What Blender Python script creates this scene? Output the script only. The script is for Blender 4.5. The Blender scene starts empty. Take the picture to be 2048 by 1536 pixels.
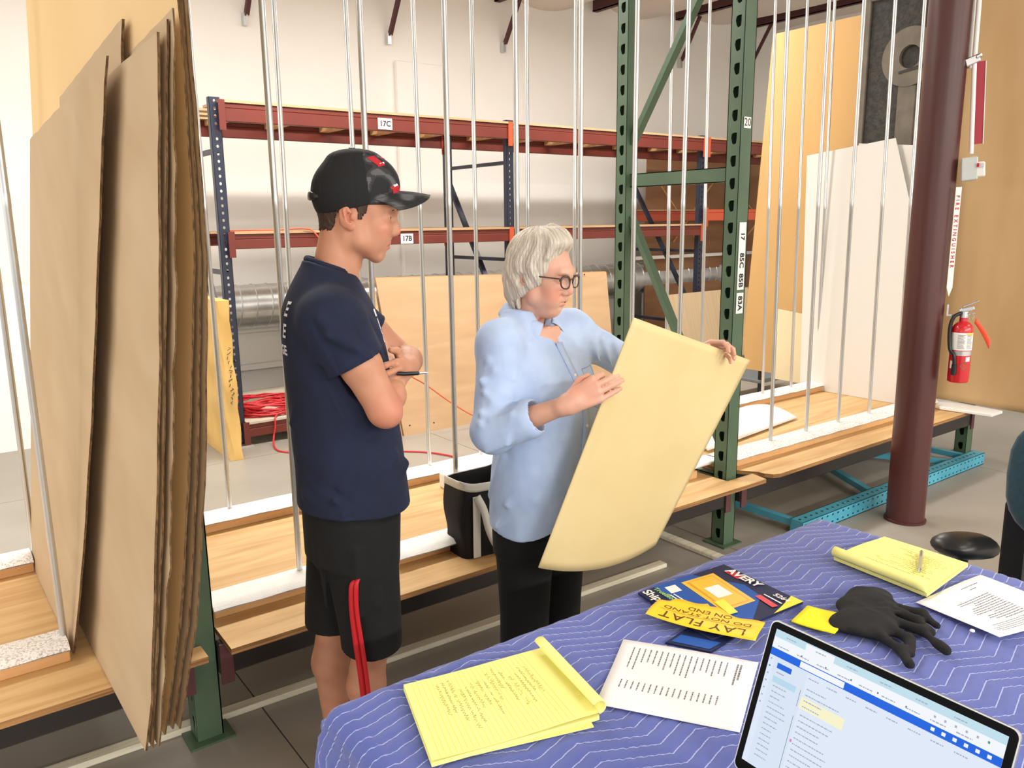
import bpy, math, random
import numpy as np
from mathutils import Vector, Matrix
from mathutils.bvhtree import BVHTree
random.seed(7)
rng = np.random.RandomState(7)
scene = bpy.context.scene
COL = scene.collection

# ------------------------------------------------------------------ camera
cam_d = bpy.data.cameras.new('camera')
cam_d.sensor_fit = 'HORIZONTAL'; cam_d.sensor_width = 36.0
cam_d.lens = 36.0 * 1620.0 / 2048.0
cam_d.clip_start = 0.05; cam_d.clip_end = 60
cam = bpy.data.objects.new('camera', cam_d); COL.objects.link(cam)
_p, _a, _r = math.radians(11.4), math.radians(36.7), 0.0114
_F0 = Vector((math.sin(_a), math.cos(_a), 0)); _R0 = Vector((math.cos(_a), -math.sin(_a), 0)); _U = Vector((0, 0, 1))
_F = _F0 * math.cos(_p) - _U * math.sin(_p); _D = -(_U * math.cos(_p) + _F0 * math.sin(_p))
_Rc = _R0 * math.cos(_r) + _D * math.sin(_r); _Dc = _D * math.cos(_r) - _R0 * math.sin(_r)
_m = Matrix.Identity(4)
for _i in range(3):
    _m[_i][0] = _Rc[_i]; _m[_i][1] = -_Dc[_i]; _m[_i][2] = -_F[_i]
_m[2][3] = 1.65
cam.matrix_world = _m
scene.camera = cam

# ------------------------------------------------------------------ world, exposure, lamps
scene.view_settings.view_transform = 'Standard'
scene.view_settings.look = 'None'
scene.view_settings.exposure = 0.33
scene.view_settings.gamma = 1.0
scene.view_settings.use_curve_mapping = False
world = bpy.data.worlds.new('world'); scene.world = world
world.use_nodes = True
world.node_tree.nodes['Background'].inputs[0].default_value = (1.0, 0.97, 0.93, 1)
world.node_tree.nodes['Background'].inputs[1].default_value = 1.4

def area_lamp(name, loc, sx, sy, power, col=(1.0, 0.965, 0.91), rot=(0, 0, 0)):
    l = bpy.data.lights.new(name, 'AREA'); l.shape = 'RECTANGLE'; l.size = sx; l.size_y = sy
    l.energy = power; l.color = col
    o = bpy.data.objects.new(name, l); COL.objects.link(o); o.location = loc; o.rotation_euler = rot
    return o
for _x, _y, _pw in ((-2.4, 4.4, 75), (1.9, 4.7, 150), (5.6, 4.9, 120), (2.4, -1.2, 40), (6.6, -0.6, 45), (-0.5, -6.5, 420), (3.5, -6.5, 420), (7.5, -6.5, 300)):
    area_lamp('ceiling_lamp', (_x, _y, 3.95), 2.4, 0.35, _pw)

# ------------------------------------------------------------------ helpers
def lin(r, g, b):
    f = lambda c: (c / 12.92 if c <= 0.04045 else ((c + 0.055) / 1.055) ** 2.4)
    return (f(r / 255), f(g / 255), f(b / 255), 1.0)
MATS = {}
def mat(name, c1, c2=None, sc=(5, 5, 5), lo=0.35, hi=0.65, detail=4, rough=0.6, metal=0.0, bump=0.0, bsc=None, bdet=3,
        spec=0.5, coat=0.0, emit=None, estr=1.0, sheen=0.0, sss=0.0, attr=None, alpha=None, trans=0.0, dist=0.0):
    if name in MATS: return MATS[name]
    m = bpy.data.materials.new(name); m.use_nodes = True
    nt = m.node_tree; N = nt.nodes; L = nt.links
    b = N['Principled BSDF']
    b.inputs['Base Color'].default_value = c1
    b.inputs['Roughness'].default_value = rough; b.inputs['Metallic'].default_value = metal
    b.inputs['Specular IOR Level'].default_value = spec
    b.inputs['Coat Weight'].default_value = coat
    b.inputs['Sheen Weight'].default_value = sheen
    if trans: b.inputs['Transmission Weight'].default_value = trans
    if alpha is not None: b.inputs['Alpha'].default_value = alpha
    if sss:
        b.inputs['Subsurface Weight'].default_value = sss; b.inputs['Subsurface Radius'].default_value = (0.012, 0.005, 0.003)
        b.inputs['Subsurface Scale'].default_value = 1.4
    if emit:
        b.inputs['Emission Color'].default_value = emit; b.inputs['Emission Strength'].default_value = estr
    tc = N.new('ShaderNodeTexCoord')
    src = None
    if attr:
        a = N.new('ShaderNodeAttribute'); a.attribute_name = attr; src = a.outputs['Color']
        L.new(src, b.inputs['Base Color'])
    def noise(scale, det, d=0.0):
        mp = N.new('ShaderNodeMapping'); mp.inputs['Scale'].default_value = scale
        L.new(tc.outputs['Object'], mp.inputs['Vector'])
        n = N.new('ShaderNodeTexNoise'); n.inputs['Scale'].default_value = 1.0; n.inputs['Detail'].default_value = det
        n.inputs['Distortion'].default_value = d
        L.new(mp.outputs['Vector'], n.inputs['Vector']); return n
    if c2 is not None:
        n = noise(sc, detail, dist)
        r = N.new('ShaderNodeMapRange'); r.inputs['From Min'].default_value = lo; r.inputs['From Max'].default_value = hi
        L.new(n.outputs['Fac'], r.inputs['Value'])
        x = N.new('ShaderNodeMix'); x.data_type = 'RGBA'
        if attr:
            x.blend_type = 'MULTIPLY'; L.new(src, x.inputs['A']); x.inputs['B'].default_value = c2
        else:
            x.inputs['A'].default_value = c1; x.inputs['B'].default_value = c2
        L.new(r.outputs['Result'], x.inputs['Factor']); L.new(x.outputs['Result'], b.inputs['Base Color'])
    if bump:
        n = noise(bsc or sc, bdet)
        bp = N.new('ShaderNodeBump'); bp.inputs['Strength'].default_value = min(1.0, bump); bp.inputs['Distance'].default_value = 0.004
        L.new(n.outputs['Fac'], bp.inputs['Height']); L.new(bp.outputs['Normal'], b.inputs['Normal'])
    MATS[name] = m
    return m

def tag(o, label=None, cat=None, group=None, kind=None):
    if label: o['label'] = label
    if cat: o['category'] = cat
    if group: o['group'] = group
    if kind: o['kind'] = kind
    return o
def empty(name, loc=(0, 0, 0), rz=0.0):
    o = bpy.data.objects.new(name, None); COL.objects.link(o); o.location = loc; o.rotation_euler = (0, 0, rz)
    o.empty_display_size = 0.05
    return o
def thing(name, label, cat, loc=(0, 0, 0), rz=0.0, group=None):
    return tag(empty(name, loc, rz), label, cat, group)

class MB:
    """collects shapes into one mesh"""
    def __init__(s): s.v = []; s.f = []; s.m = []
    def add(s, vs, fs, mi=0):
        o = len(s.v); s.v += [tuple(map(float, p)) for p in vs]
        s.f += [tuple(i + o for i in f) for f in fs]; s.m += [mi] * len(fs); return s
    def box(s, x0, x1, y0, y1, z0, z1, mi=0):
        v = [(x, y, z) for z in (z0, z1) for y in (y0, y1) for x in (x0, x1)]
        return s.add(v, [(0, 2, 3, 1), (4, 5, 7, 6), (0, 1, 5, 4), (2, 6, 7, 3), (0, 4, 6, 2), (1, 3, 7, 5)], mi)
    def obox(s, c, a, b, d, mi=0):
        c, a, b, d = Vector(c), Vector(a), Vector(b), Vector(d)
        v = [c + a * i + b * j + d * k for k in (-1, 1) for j in (-1, 1) for i in (-1, 1)]
        return s.add(v, [(0, 2, 3, 1), (4, 5, 7, 6), (0, 1, 5, 4), (2, 6, 7, 3), (0, 4, 6, 2), (1, 3, 7, 5)], mi)
    def bar(s, p, q, w, h, up=(0, 0, 1), mi=0):
        p, q = Vector(p), Vector(q); d = (q - p); u = Vector(up); sd = d.cross(u).normalized(); u2 = sd.cross(d).normalized()
        return s.obox((p + q) / 2, d / 2, sd * (w / 2), u2 * (h / 2), mi)
    def tube(s, path, r, n=10, closed=False, mi=0, caps=True, flat=1.0, up=None):
        P = [Vector(p) for p in path]; k = len(P); rr = r if isinstance(r, (list, tuple)) else [r] * k
        vs = []; prev = None
        for i in range(k):
            if closed: t = P[(i + 1) % k] - P[i - 1]
            else: t = P[min(i + 1, k - 1)] - P[max(i - 1, 0)]
            t = t.normalized() if t.length > 1e-9 else Vector((0, 0, 1))
            if prev is None:
                a = Vector(up) if up else (Vector((0, 0, 1)) if abs(t.z) < 0.9 else Vector((1, 0, 0)))
            else: a = prev
            a = (a - t * a.dot(t)); a = a.normalized() if a.length > 1e-6 else t.orthogonal().normalized()
            b = t.cross(a); prev = a
            for j in range(n):
                an = 2 * math.pi * j / n
                vs.append(P[i] + (a * math.cos(an) * flat + b * math.sin(an)) * rr[i])
        fs = []
        for i in range(k if closed else k - 1):
            i2 = (i + 1) % k
            for j in range(n):
                j2 = (j + 1) % n
                fs.append((i * n + j, i * n + j2, i2 * n + j2, i2 * n + j))
        if caps and not closed:
            fs.append(tuple(range(n))[::-1]); fs.append(tuple((k - 1) * n + j for j in range(n)))
        return s.add(vs, fs, mi)
    def cyl(s, p, q, r, r2=None, n=14, mi=0): return s.tube([p, q], [r, r if r2 is None else r2], n, mi=mi)
    def lathe(s, prof, c=(0, 0, 0), n=20, mi=0):
        vs = []; fs = []; k = len(prof)
        for (r, z) in prof:
            for j in range(n):
                a = 2 * math.pi * j / n; vs.append((c[0] + r * math.cos(a), c[1] + r * math.sin(a), c[2] + z))
        for i in range(k - 1):
            for j in range(n):
                j2 = (j + 1) % n; fs.append((i * n + j, i * n + j2, (i + 1) * n + j2, (i + 1) * n + j))
        fs.append(tuple(range(n))[::-1]); fs.append(tuple((k - 1) * n + j for j in range(n)))
        return s.add(vs, fs, mi)
    def prism(s, pts, ext, mi=0, mside=None):
        """polygon (3d points, planar) extruded by vector ext"""
        e = Vector(ext); n = len(pts); P = [Vector(p) for p in pts]
        nrm = Vector((0, 0, 0))
        for i in range(n): nrm += P[i].cross(P[(i + 1) % n])
        if nrm.dot(e) > 0: P = P[::-1]
        vs = P + [p + e for p in P]
        s.add(vs, [tuple(range(n)), tuple(range(2 * n - 1, n - 1, -1))], mi)
        o = len(s.v) - 2 * n
        for i in range(n):
            j = (i + 1) % n
            s.f.append((o + j, o + i, o + i + n, o + j + n)); s.m.append(mi if mside is None else mside)
        return s
    def grid(s, fn, nu, nv, mi=0, wrap=False):
        vs = [fn(i / nu, j / nv) for j in range(nv + 1) for i in range(nu + 1)]
        fs = [(j * (nu + 1) + i, j * (nu + 1) + i + 1, (j + 1) * (nu + 1) + i + 1, (j + 1) * (nu + 1) + i) for j in range(nv) for i in range(nu)]
        return s.add(vs, fs, mi)
    def quad(s, a, b, c, d, mi=0): return s.add([a, b, c, d], [(0, 1, 2, 3)], mi)
    def build(s, name, mats, parent=None, smooth=None, bevel=0.0, solid=0.0, bseg=1):
        me = bpy.data.meshes.new(name); me.from_pydata(s.v, [], s.f); me.update()
        mats = mats if isinstance(mats, (list, tuple)) else [mats]
        for m in mats: me.materials.append(m)
        if len(mats) > 1: me.polygons.foreach_set('material_index', s.m)
        if smooth is not None:
            me.polygons.foreach_set('use_smooth', [True] * len(me.polygons))
            if smooth < 180: me.set_sharp_from_angle(angle=math.radians(smooth))
        o = bpy.data.objects.new(name, me); COL.objects.link(o)
        if parent is not None: o.parent = parent
        if solid:
            md = o.modifiers.new('solid', 'SOLIDIFY'); md.thickness = solid; md.offset = 0
        if bevel:
            md = o.modifiers.new('bevel', 'BEVEL'); md.width = bevel; md.segments = bseg; md.limit_method = 'ANGLE'
        return o
def struct(o): o['kind'] = 'structure'; return o

def text_mesh(body, size, align='CENTER', bold=0.0, spacing=1.0):
    cu = bpy.data.curves.new('lettering', 'FONT'); cu.body = body; cu.size = size; cu.align_x = align; cu.align_y = 'CENTER'
    cu.offset = bold; cu.space_character = spacing; cu.resolution_u = 3
    ob = bpy.data.objects.new('lettering', cu); COL.objects.link(ob)
    dg = bpy.context.evaluated_depsgraph_get()
    me = bpy.data.meshes.new_from_object(ob.evaluated_get(dg))
    v = [tuple(p.co) for p in me.vertices]; f = [tuple(p.vertices) for p in me.polygons]
    bpy.data.objects.remove(ob); bpy.data.curves.remove(cu); bpy.data.meshes.remove(me)
    return v, f
def put_text(mb, body, size, origin, ux, uy, mi=0, align='CENTER', bold=0.0, spacing=1.0):
    v, f = text_mesh(body, size, align, bold, spacing); o, ux, uy = Vector(origin), Vector(ux).normalized(), Vector(uy).normalized()
    mb.add([o + ux * p[0] + uy * p[1] for p in v], f, mi)

# ------------------------------------------------------------------ materials
M = {}
M['wall'] = mat('white_wall_paint', lin(248, 245, 239), lin(240, 236, 229), (0.5, 0.5, 0.5), rough=0.85)
M['floor'] = mat('sealed_concrete', lin(158, 152, 141), lin(140, 134, 124), (1.1, 1.1, 1.1), 0.3, 0.7, 6, rough=0.42, bump=0.05, bsc=(30, 30, 30))
M['joint'] = mat('floor_joint', lin(84, 78, 70), rough=0.9)
M['ceil'] = mat('white_insulation', lin(232, 222, 214), rough=0.8)
M['purlin'] = mat('maroon_purlin_paint', lin(86, 48, 50), rough=0.6)
M['card'] = mat('corrugated_cardboard', lin(192, 168, 134), lin(183, 157, 122), (60, 3, 0.8), 0.3, 0.7, 2, rough=0.85, bump=0.04, bsc=(250, 250, 3))
M['cardedge'] = mat('cardboard_cut_edge', lin(126, 96, 62), lin(74, 52, 30), (200, 200, 40), rough=0.95, bump=0.5, bsc=(400, 400, 60))
M['cardy'] = mat('golden_cardboard', lin(228, 196, 144), lin(220, 186, 132), (2, 2, 0.7), rough=0.8)
M['cardd'] = mat('brown_cardboard', lin(194, 162, 118), lin(180, 147, 102), (3, 3, 0.8), rough=0.85)
M['ply'] = mat('plywood_deck', lin(218, 182, 128), lin(192, 150, 96), (1.3, 14, 14), 0.32, 0.68, 5, rough=0.6, dist=1.2)
M['plyw'] = mat('pale_plywood', lin(194, 160, 122), lin(181, 146, 108), (1.2, 3, 7), 0.3, 0.7, 5, rough=0.6, dist=1.0)
M['plyedge'] = mat('plywood_edge', lin(176, 132, 80), lin(126, 88, 50), (4, 4, 180), rough=0.85)
M['lumber'] = mat('pine_lumber', lin(220, 178, 124), lin(204, 154, 102), (1.5, 26, 26), 0.3, 0.7, 4, rough=0.65, dist=0.6)
M['foam'] = mat('white_foam', lin(242, 241, 237), rough=0.8, bump=0.5, bsc=(160, 160, 160))
M['foamspeck'] = mat('speckled_foam', lin(238, 235, 230), lin(196, 186, 178), (150, 150, 150), 0.5, 0.62, 2, rough=0.85, bump=1.0, bsc=(130, 130, 130))
M['steel'] = mat('galvanised_steel', lin(216, 218, 218), lin(196, 199, 200), (8, 8, 2), rough=0.32, metal=0.85)
M['green'] = mat('green_rack_paint', lin(80, 104, 80), lin(72, 95, 73), (6, 6, 6), rough=0.45)
M['navy'] = mat('navy_rack_paint', lin(34, 40, 58), rough=0.4)
M['beam'] = mat('rust_red_beam_paint', lin(112, 44, 32), lin(102, 39, 29), (3, 3, 3), rough=0.45)
M['orange'] = mat('orange_beam_paint', lin(190, 80, 48), rough=0.45)
M['blackbeam'] = mat('dark_beam_paint', lin(38, 32, 32), rough=0.35)
M['maroon'] = mat('maroon_column_paint', lin(82, 40, 37), lin(72, 34, 32), (3, 3, 1), rough=0.38)
M['teal'] = mat('turquoise_rack_paint', lin(84, 172, 196), lin(70, 152, 176), (5, 5, 5), rough=0.45)
M['dark'] = mat('dark_hole', lin(14, 14, 16), rough=0.9)
M['boardwhite'] = mat('white_board_face', lin(224, 221, 214), rough=0.6)
M['cardg'] = mat('golden_panel_board', lin(212, 172, 114), lin(204, 162, 104), (2, 2, 0.7), rough=0.8)
M['white'] = mat('white_plastic', lin(240, 238, 234), rough=0.45)
M['black'] = mat('black_plastic', lin(22, 22, 23), rough=0.38)
M['ink'] = mat('black_ink', lin(30, 30, 34), rough=0.7)
M['redink'] = mat('red_ink', lin(190, 30, 44), rough=0.6)
M['chrome'] = mat('bright_metal', lin(220, 220, 220), rough=0.22, metal=1.0)
M['paper'] = mat('white_paper', lin(238, 238, 240), rough=0.8)
M['yellowpaper'] = mat('yellow_paper', lin(250, 245, 150), rough=0.8)

# ------------------------------------------------------------------ the room
fl = struct(MB().box(-6, 14, -9, 8.2, -0.05, -0.008).build('floor', M['joint']))
_xs = [-6, -3.99, -1.59, 0.812, 3.21, 5.61, 8.01, 10.41, 14]; _ys = [-9, -7.4, -4.8, -2.2, 0.4, 3.02, 5.62, 8.2]
for i in range(len(_xs) - 1):
    for j in range(len(_ys) - 1):
        g = 0.0025
        MB().box(_xs[i] + g, _xs[i + 1] - g, _ys[j] + g, _ys[j + 1] - g, -0.04, 0.0).build('slab', M['floor'], fl)
struct(MB().box(-6, 13, 8.0, 8.2, 0, 4.6).build('wall_back', M['wall']))
w = struct(MB().box(-4.5, 1.55, 6.93, 7.02, 0, 1.215).build('wall_left', M['wall']))
struct(MB().box(11.0, 11.2, -9.0, 8.0, 0, 4.7).build('wall_right', M['wall']))
# drywall chase on the back wall, conduits along its foot
struct(MB().box(4.45, 5.02, 7.93, 8.0, 0, 3.32).build('trim_1', M['wall'], bevel=0.01))
for z, n in ((0.63, 'wall_rail'), (0.255, 'wall_rail')):
    tag(MB().box(1.6, 6.2, 7.9, 8.0, z - 0.035, z + 0.02).build(n, M['white'], bevel=0.008),
        'upper white rail along the back wall below the silver duct' if z > 0.5 else 'lower white rail along the back wall near the floor', 'rail')
# ceiling: purlins run away from the camera, insulation sags between them
PX = [4.3 - 3.0, 2.8, 4.3, 5.8, 7.3, 8.8, 10.4, 11.9]
def pz(x): return 4.08 + 0.062 * max(0.0, x - 5.8)
cb = MB()
for a, b in zip([-6, -3.2, -1.7, -0.2] + PX, [-3.2, -1.7, -0.2] + PX + [13.4]):
    def fn(u, v, a=a, b=b):
        x = a + (b - a) * u; return (x, -9 + 17.2 * v, pz(x) + 0.2 - 0.24 * (1 - (2 * u - 1) ** 2) * (0.9 + 0.1 * math.sin(3 * v * 9 + a)))
    cb.grid(fn, 12, 32)
struct(cb.build('ceiling', M['ceil'], smooth=40))
for i, x in enumerate(PX[1:]):
    z = pz(x)
    t = MB(); t.box(x - 0.04, x - 0.03, 4.2, 7.98, z, z + 0.2); t.box(x - 0.04, x + 0.035, 4.2, 7.98, z, z + 0.012); t.box(x - 0.04, x + 0.035, 4.2, 7.98, z + 0.19, z + 0.2)
    o = struct(t.build('trim_%d' % (i + 2), M['purlin']))
# knee braces from the purlins down to the wall
for (x, z0, dx) in ((2.87, 3.52, 0.02), (4.38, 3.52, 0.02), (5.87, 3.6, 0.0), (8.86, 3.72, 0.0), (10.39, 3.85, 0.0)):
    t = thing('purlin_brace', {2.87: 'maroon angle brace coming down the wall beside the cardboard stack', 4.38: 'maroon angle brace coming down the wall above the capped man',
         5.87: 'maroon angle brace coming down the wall above the grey haired woman', 8.86: 'maroon angle brace seen between the two green rack posts',
         10.39: 'maroon angle brace right of the front green rack post'}[x], 'brace', (x, 7.95, z0), group='braces under the roof')
    MB().bar((0, 0, 0.04), (dx, -0.3, pz(x) - z0), 0.045, 0.012, (1, 0, 0)).bar((0.02, 0, 0.04), (dx + 0.02, -0.3, pz(x) - z0), 0.012, 0.04, (1, 0, 0)).build('angle_bar', M['purlin'], t)
    MB().box(-0.02, 0.02, -0.01, 0.04, -0.05, 0.06).build('wall_clip', M['steel'], t)
# steel column
t = thing('steel_column', 'round maroon steel column in front of the right rack bay', 'column', (4.285, 2.115, 0))
MB().lathe([(0.108, 0), (0.108, 0.012), (0.098, 0.014), (0.098, 0.1), (0.097, 4.3)], n=40).build('pipe', M['maroon'], t, smooth=40)
# long spiral duct lying behind the back rack
t = thing('spiral_duct', 'large silver spiral duct running along the wall behind the back rack', 'duct', (0, 7.62, 0.89))
prof = []
d = MB(); d.tube([(x, 0, 0) for x in (1.2, 4, 7, 9.5)], 0.2, 28).build('duct_tube', M['steel'], t, smooth=50)
for i in range(56):
    x = 1.3 + i * 0.145
    MB().tube([(x + 0.02 * math.sin(a), 0.202 * math.cos(a), 0.202 * math.sin(a)) for a in [2 * math.pi * k / 20 for k in range(20)]], 0.006, 4, closed=True).build('seam', M['steel'], t, smooth=60)
for x in (1.9, 4.9, 7.9):
    MB().box(x - 0.05, x + 0.05, -0.2, 0.2, -0.89, -0.86).bar((x, 0, -0.87), (x, 0, -0.2), 0.05, 0.05, (1, 0, 0)).build('stand', M['steel'], t)
# pale strip on the floor
t = MB().bar((-0.6, 2.64, 0.011), (2.78, 2.515, 0.011), 0.05, 0.022).build('floor_strip', mat('cream_strip', lin(232, 226, 205), lin(214, 206, 180), (3, 60, 60), rough=0.6), bevel=0.004)
tag(t, 'long cream strip of wood lying on the floor under the left shelves', 'strip')
t = MB().box(3.02, 3.075, 2.36, 2.95, 0, 0.022).build('floor_strip', MATS['cream_strip'], bevel=0.004)
tag(t, 'short cream strip lying on the floor beside the green post foot', 'strip')

# ------------------------------------------------------------------ front rack (green posts)
def holed_plate(mb, o, ua, ub, un, wa, z0, z1, pitch, hole, depth=0.004, mi=0, cols=(0.5,)):
    """plate at o spanning ua*wa by ub*(z1-z0); holes (list of (a,b) about the cell centre) in columns; un = outward normal"""
    o, ua, ub, un = Vector(o), Vector(ua), Vector(ub), Vector(un)
    nz = max(1, int(round((z1 - z0) / pitch))); pz_ = (z1 - z0) / nz; nc = len(cols); cw = wa / nc
    for i in range(nz):
        for c in range(nc):
            cx = cw * (c + 0.5); cz = z0 + pz_ * (i + 0.5); k = len(hole)
            ring = []
            for (a, b) in hole:
                s = max(abs(a) / (cw / 2), abs(b) / (pz_ / 2), 1e-6); ring.append((a / s, b / s))
            # snap ring to include the corners
            cor = [(-cw / 2, -pz_ / 2), (cw / 2, -pz_ / 2), (cw / 2, pz_ / 2), (-cw / 2, pz_ / 2)]
            for q in cor:
                j = min(range(k), key=lambda t: (ring[t][0] - q[0]) ** 2 + (ring[t][1] - q[1]) ** 2); ring[j] = q
            W = lambda a, b, d=0.0: o + ua * (cx + a) + ub * (cz + b) - un * d
            vs = [W(a, b) for a, b in ring] + [W(a, b) for a, b in hole] + [W(a, b, depth) for a, b in hole]
            fs = [(t, (t + 1) % k, k + (t + 1) % k, k + t) for t in range(k)] + [(k + t, k + (t + 1) % k, 2 * k + (t + 1) % k, 2 * k + t) for t in range(k)]
            if ua.cross(ub).dot(un) < 0: fs = [f[::-1] for f in fs]
            mb.add(vs, fs, mi)
SLOT = [(-0.016, 0.004), (-0.012, 0.022), (0.0, 0.026), (0.017, 0.026), (0.017, 0.0), (0.015, -0.022), (0.0, -0.027), (-0.008, -0.02)]
DOT = [(0.011 * math.cos(a), 0.014 * math.sin(a)) for a in [math.pi * (2 * i + 1) / 8 for i in range(8)]]

rack = thing('pallet_rack', 'green slotted pallet rack holding the low plywood shelves and the steel poles', 'rack')
FRX = [0.575, 3.195, 5.82]
def green_post(x, y, h=3.3, dx=0.082, dy=0.08):
    mb = MB()
    holed_plate(mb, (x, y + dy, 0), (0, -1, 0), (0, 0, 1), (-1, 0, 0), dy, 0.01, h, 0.1015, SLOT)
    mb.box(x, x + dx, y, y + 0.004, 0.005, h); mb.box(x, x + dx, y + dy - 0.004, y + dy, 0.005, h)
    mb.box(x + dx - 0.004, x + dx, y, y + dy, 0.005, h)
    p = mb.build('post', M['green'], rack)
    MB().box(x - 0.03, x + dx + 0.03, y - 0.03, y + dy + 0.03, 0, 0.008).build('foot_plate', M['green'], p)
    return p
for x in FRX:
    green_post(x, 2.49); green_post(x, 3.235)
    xm = x + 0.05
    for z in (0.32, 1.855, 3.1):
        t = MB(); t.box(xm - 0.02, xm - 0.016, 2.57, 3.235, z - 0.035, z + 0.035); t.box(xm - 0.02, xm + 0.02, 2.57, 3.235, z + 0.031, z + 0.035); t.box(xm - 0.02, xm + 0.02, 2.57, 3.235, z - 0.035, z - 0.031)
        t.build('cross_brace', M['green'], rack)
    MB().bar((xm, 3.24, 2.05), (xm, 2.57, 3.05), 0.03, 0.045, (1, 0, 0)).build('diagonal_brace', M['green'], rack)
    MB().bar((xm, 3.24, 1.66), (xm, 2.57, 0.52), 0.03, 0.045, (1, 0, 0)).build('diagonal_brace', M['green'], rack)
# beams under the decks
for (a, b) in ((-1.6, 0.575), (0.657, 3.195), (3.277, 5.82)):
    for y in (2.46, 3.29):
        c = M['blackbeam'] if b < 3.2 or y < 3 else M['beam']
        q = MB().box(a, b, y, y + 0.045, 0.225, 0.335).build('beam', c, rack, bevel=0.006)
        for xx in (a, b - 0.04):
            MB().box(xx, xx + 0.04, y - 0.008, y, 0.2, 0.337).build('beam_connector', M['purlin'], q)
# paper markers on the front post
def marker(z, body, hh, x=3.236, ww=0.05, rot=True, sz=0.034, label=''):
    t = thing('paper_label', label, 'label', (x, 2.486, z))
    MB().box(-ww / 2, ww / 2, 0, 0.002, -hh / 2, hh / 2).build('label_card', M['white'], t)
    mb = MB()
    if rot: put_text(mb, body, sz * 1.25, (0, -0.0008, 0), (0, 0, -1), (1, 0, 0), bold=0.0014)
    else: put_text(mb, body, sz, (0, -0.0008, 0), (1, 0, 0), (0, 0, 1))
    mb.build('lettering', M['ink'], t)
marker(2.085, '20', 0.05, rot=False, sz=0.05, label='small paper label reading 20 high on the green post')
marker(1.565, '17', 0.13, sz=0.03, label='rounded white label on the green post, topmost of the three below')
marker(1.45, '85C', 0.1, label='white label reading 85C on the green post')
marker(1.355, '85B', 0.09, label='white label reading 85B on the green post')
marker(1.245, '83A', 0.1, label='white label reading 83A on the green post, lowest of the column')

# plywood decks
def deck(name, pts, label, z=0.338, th=0.02):
    o = MB().prism([(x, y, z) for x, y in pts], (0, 0, th), 0, 1).build(name, [M['ply'], M['plyedge']]); tag(o, label, 'shelf board'); return o
deck('plywood_shelf', [(-1.8, 2.37), (0.6, 2.37), (0.6, 2.45), (0.56, 2.45), (0.56, 3.62), (-1.8, 3.62)], 'low plywood shelf under the cardboard stack at the left')
deck('plywood_shelf', [(0.67, 2.37), (3.36, 2.37), (3.38, 2.47), (3.18, 2.47), (3.18, 3.62), (0.69, 3.62)], 'long low plywood shelf behind the two people')
_c = [(3.43 + 0.05 * (1 - math.cos(a)), 2.38 + 0.05 * (1 - math.sin(a))) for a in [math.pi / 2 * k / 5 for k in range(6)]]
deck('plywood_shelf', _c[::-1][::-1] + [(3.43 + 0.05, 2.38), (5.62, 2.38), (5.62, 3.62), (3.3, 3.62), (3.3, 2.62), (3.43, 2.6)] if False else
     [(3.49, 2.38), (5.62, 2.4), (5.62, 3.62), (3.32, 3.62), (3.32, 2.62), (3.425, 2.47), (3.43, 2.43), (3.455, 2.395)], 'low plywood shelf beside the maroon column')
# lumber rails with foam strips
def rail(x0, x1, y, label, foam, z=0.358, h=0.04, w=0.12, pieces=None, group=None):
    t = thing('pole_rail', label, 'rail', (0, 0, 0))
    MB().box(x0, x1, y - w / 2, y + w / 2, z, z + h).build('board', M['lumber'], t, bevel=0.003)
    for (a, b, dy, dz) in (pieces or [(x0, x1, 0, 0)]):
        n = max(4, int((b - a) / 0.04))
        def top(u, v, a=a, b=b, dy=dy): return (a + (b - a) * u, y + dy + (v - 0.5) * (w + 0.03), z + h + 0.004 + 0.016 * (1 - (2 * v - 1) ** 8) + 0.0012 * math.sin(u * n * 1.3) * math.cos(v * 5))
        g = MB(); g.grid(top, n, 8)
        g.grid(lambda u, v: (a + (b - a) * u, y + dy + (0.5 - v) * (w + 0.03), z + h + 0.001), n, 1)
        f = g.build('foam_strip', M[foam], t, smooth=60)
    return t
rail(-1.6, 0.262, 2.66, 'front pine rail with grey speckled foam at the far left', 'foamspeck')
rail(-1.6, 0.262, 3.47, 'rear pine rail with grey speckled foam at the far left', 'foamspeck')
rail(0.69, 3.1, 2.655, 'front pine rail with white foam pieces behind the two people', 'foam', pieces=[(0.68, 1.24, -0.02, 0), (1.36, 1.78, -0.03, 0)])
rail(0.69, 3.1, 3.45, 'rear pine rail with white foam strip behind the two people', 'foam')
rail(3.31, 5.55, 2.655, 'front pine rail with speckled foam beside the maroon column', 'foamspeck', w=0.13)
rail(4.2, 5.5, 3.47, 'rear pine rail with speckled foam in the right rack bay', 'foamspeck')
# foam things on the decks
o = MB().prism([(1.97, 2.99, 0.358), (2.34, 3.02, 0.358), (2.36, 3.34, 0.358), (2.0, 3.3, 0.358)], (0, 0, 0.085)).build('foam_block', M['foam'], bevel=0.012, bseg=2)
tag(o, 'thick white foam block lying behind the black tote bag', 'foam block')
o = MB().grid(lambda u, v: (2.95 + 0.4 * u, 2.6 + 0.12 * v, 0.402 + 0.014 * math.sin(u * 3)), 10, 4).build('foam_sheet', M['foam'], smooth=60, solid=0.012)
tag(o, 'small white foam strip at the end of the middle shelf by the green post', 'foam sheet')
def curl(u, v):
    x = 3.5 + 1.05 * u; y = 2.86 + 0.42 * v + 0.14 * u
    return (x, y, 0.372 + 0.085 * math.sin(math.pi * min(1, v * 1.02)) ** 1.0 * (0.75 + 0.25 * math.sin(u * 5)))
o = MB().grid(curl, 16, 16).build('foam_sheet', M['foam'], smooth=80, solid=0.008)
tag(o, 'arched white foam sheet lying on the right plywood shelf', 'foam sheet')

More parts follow.
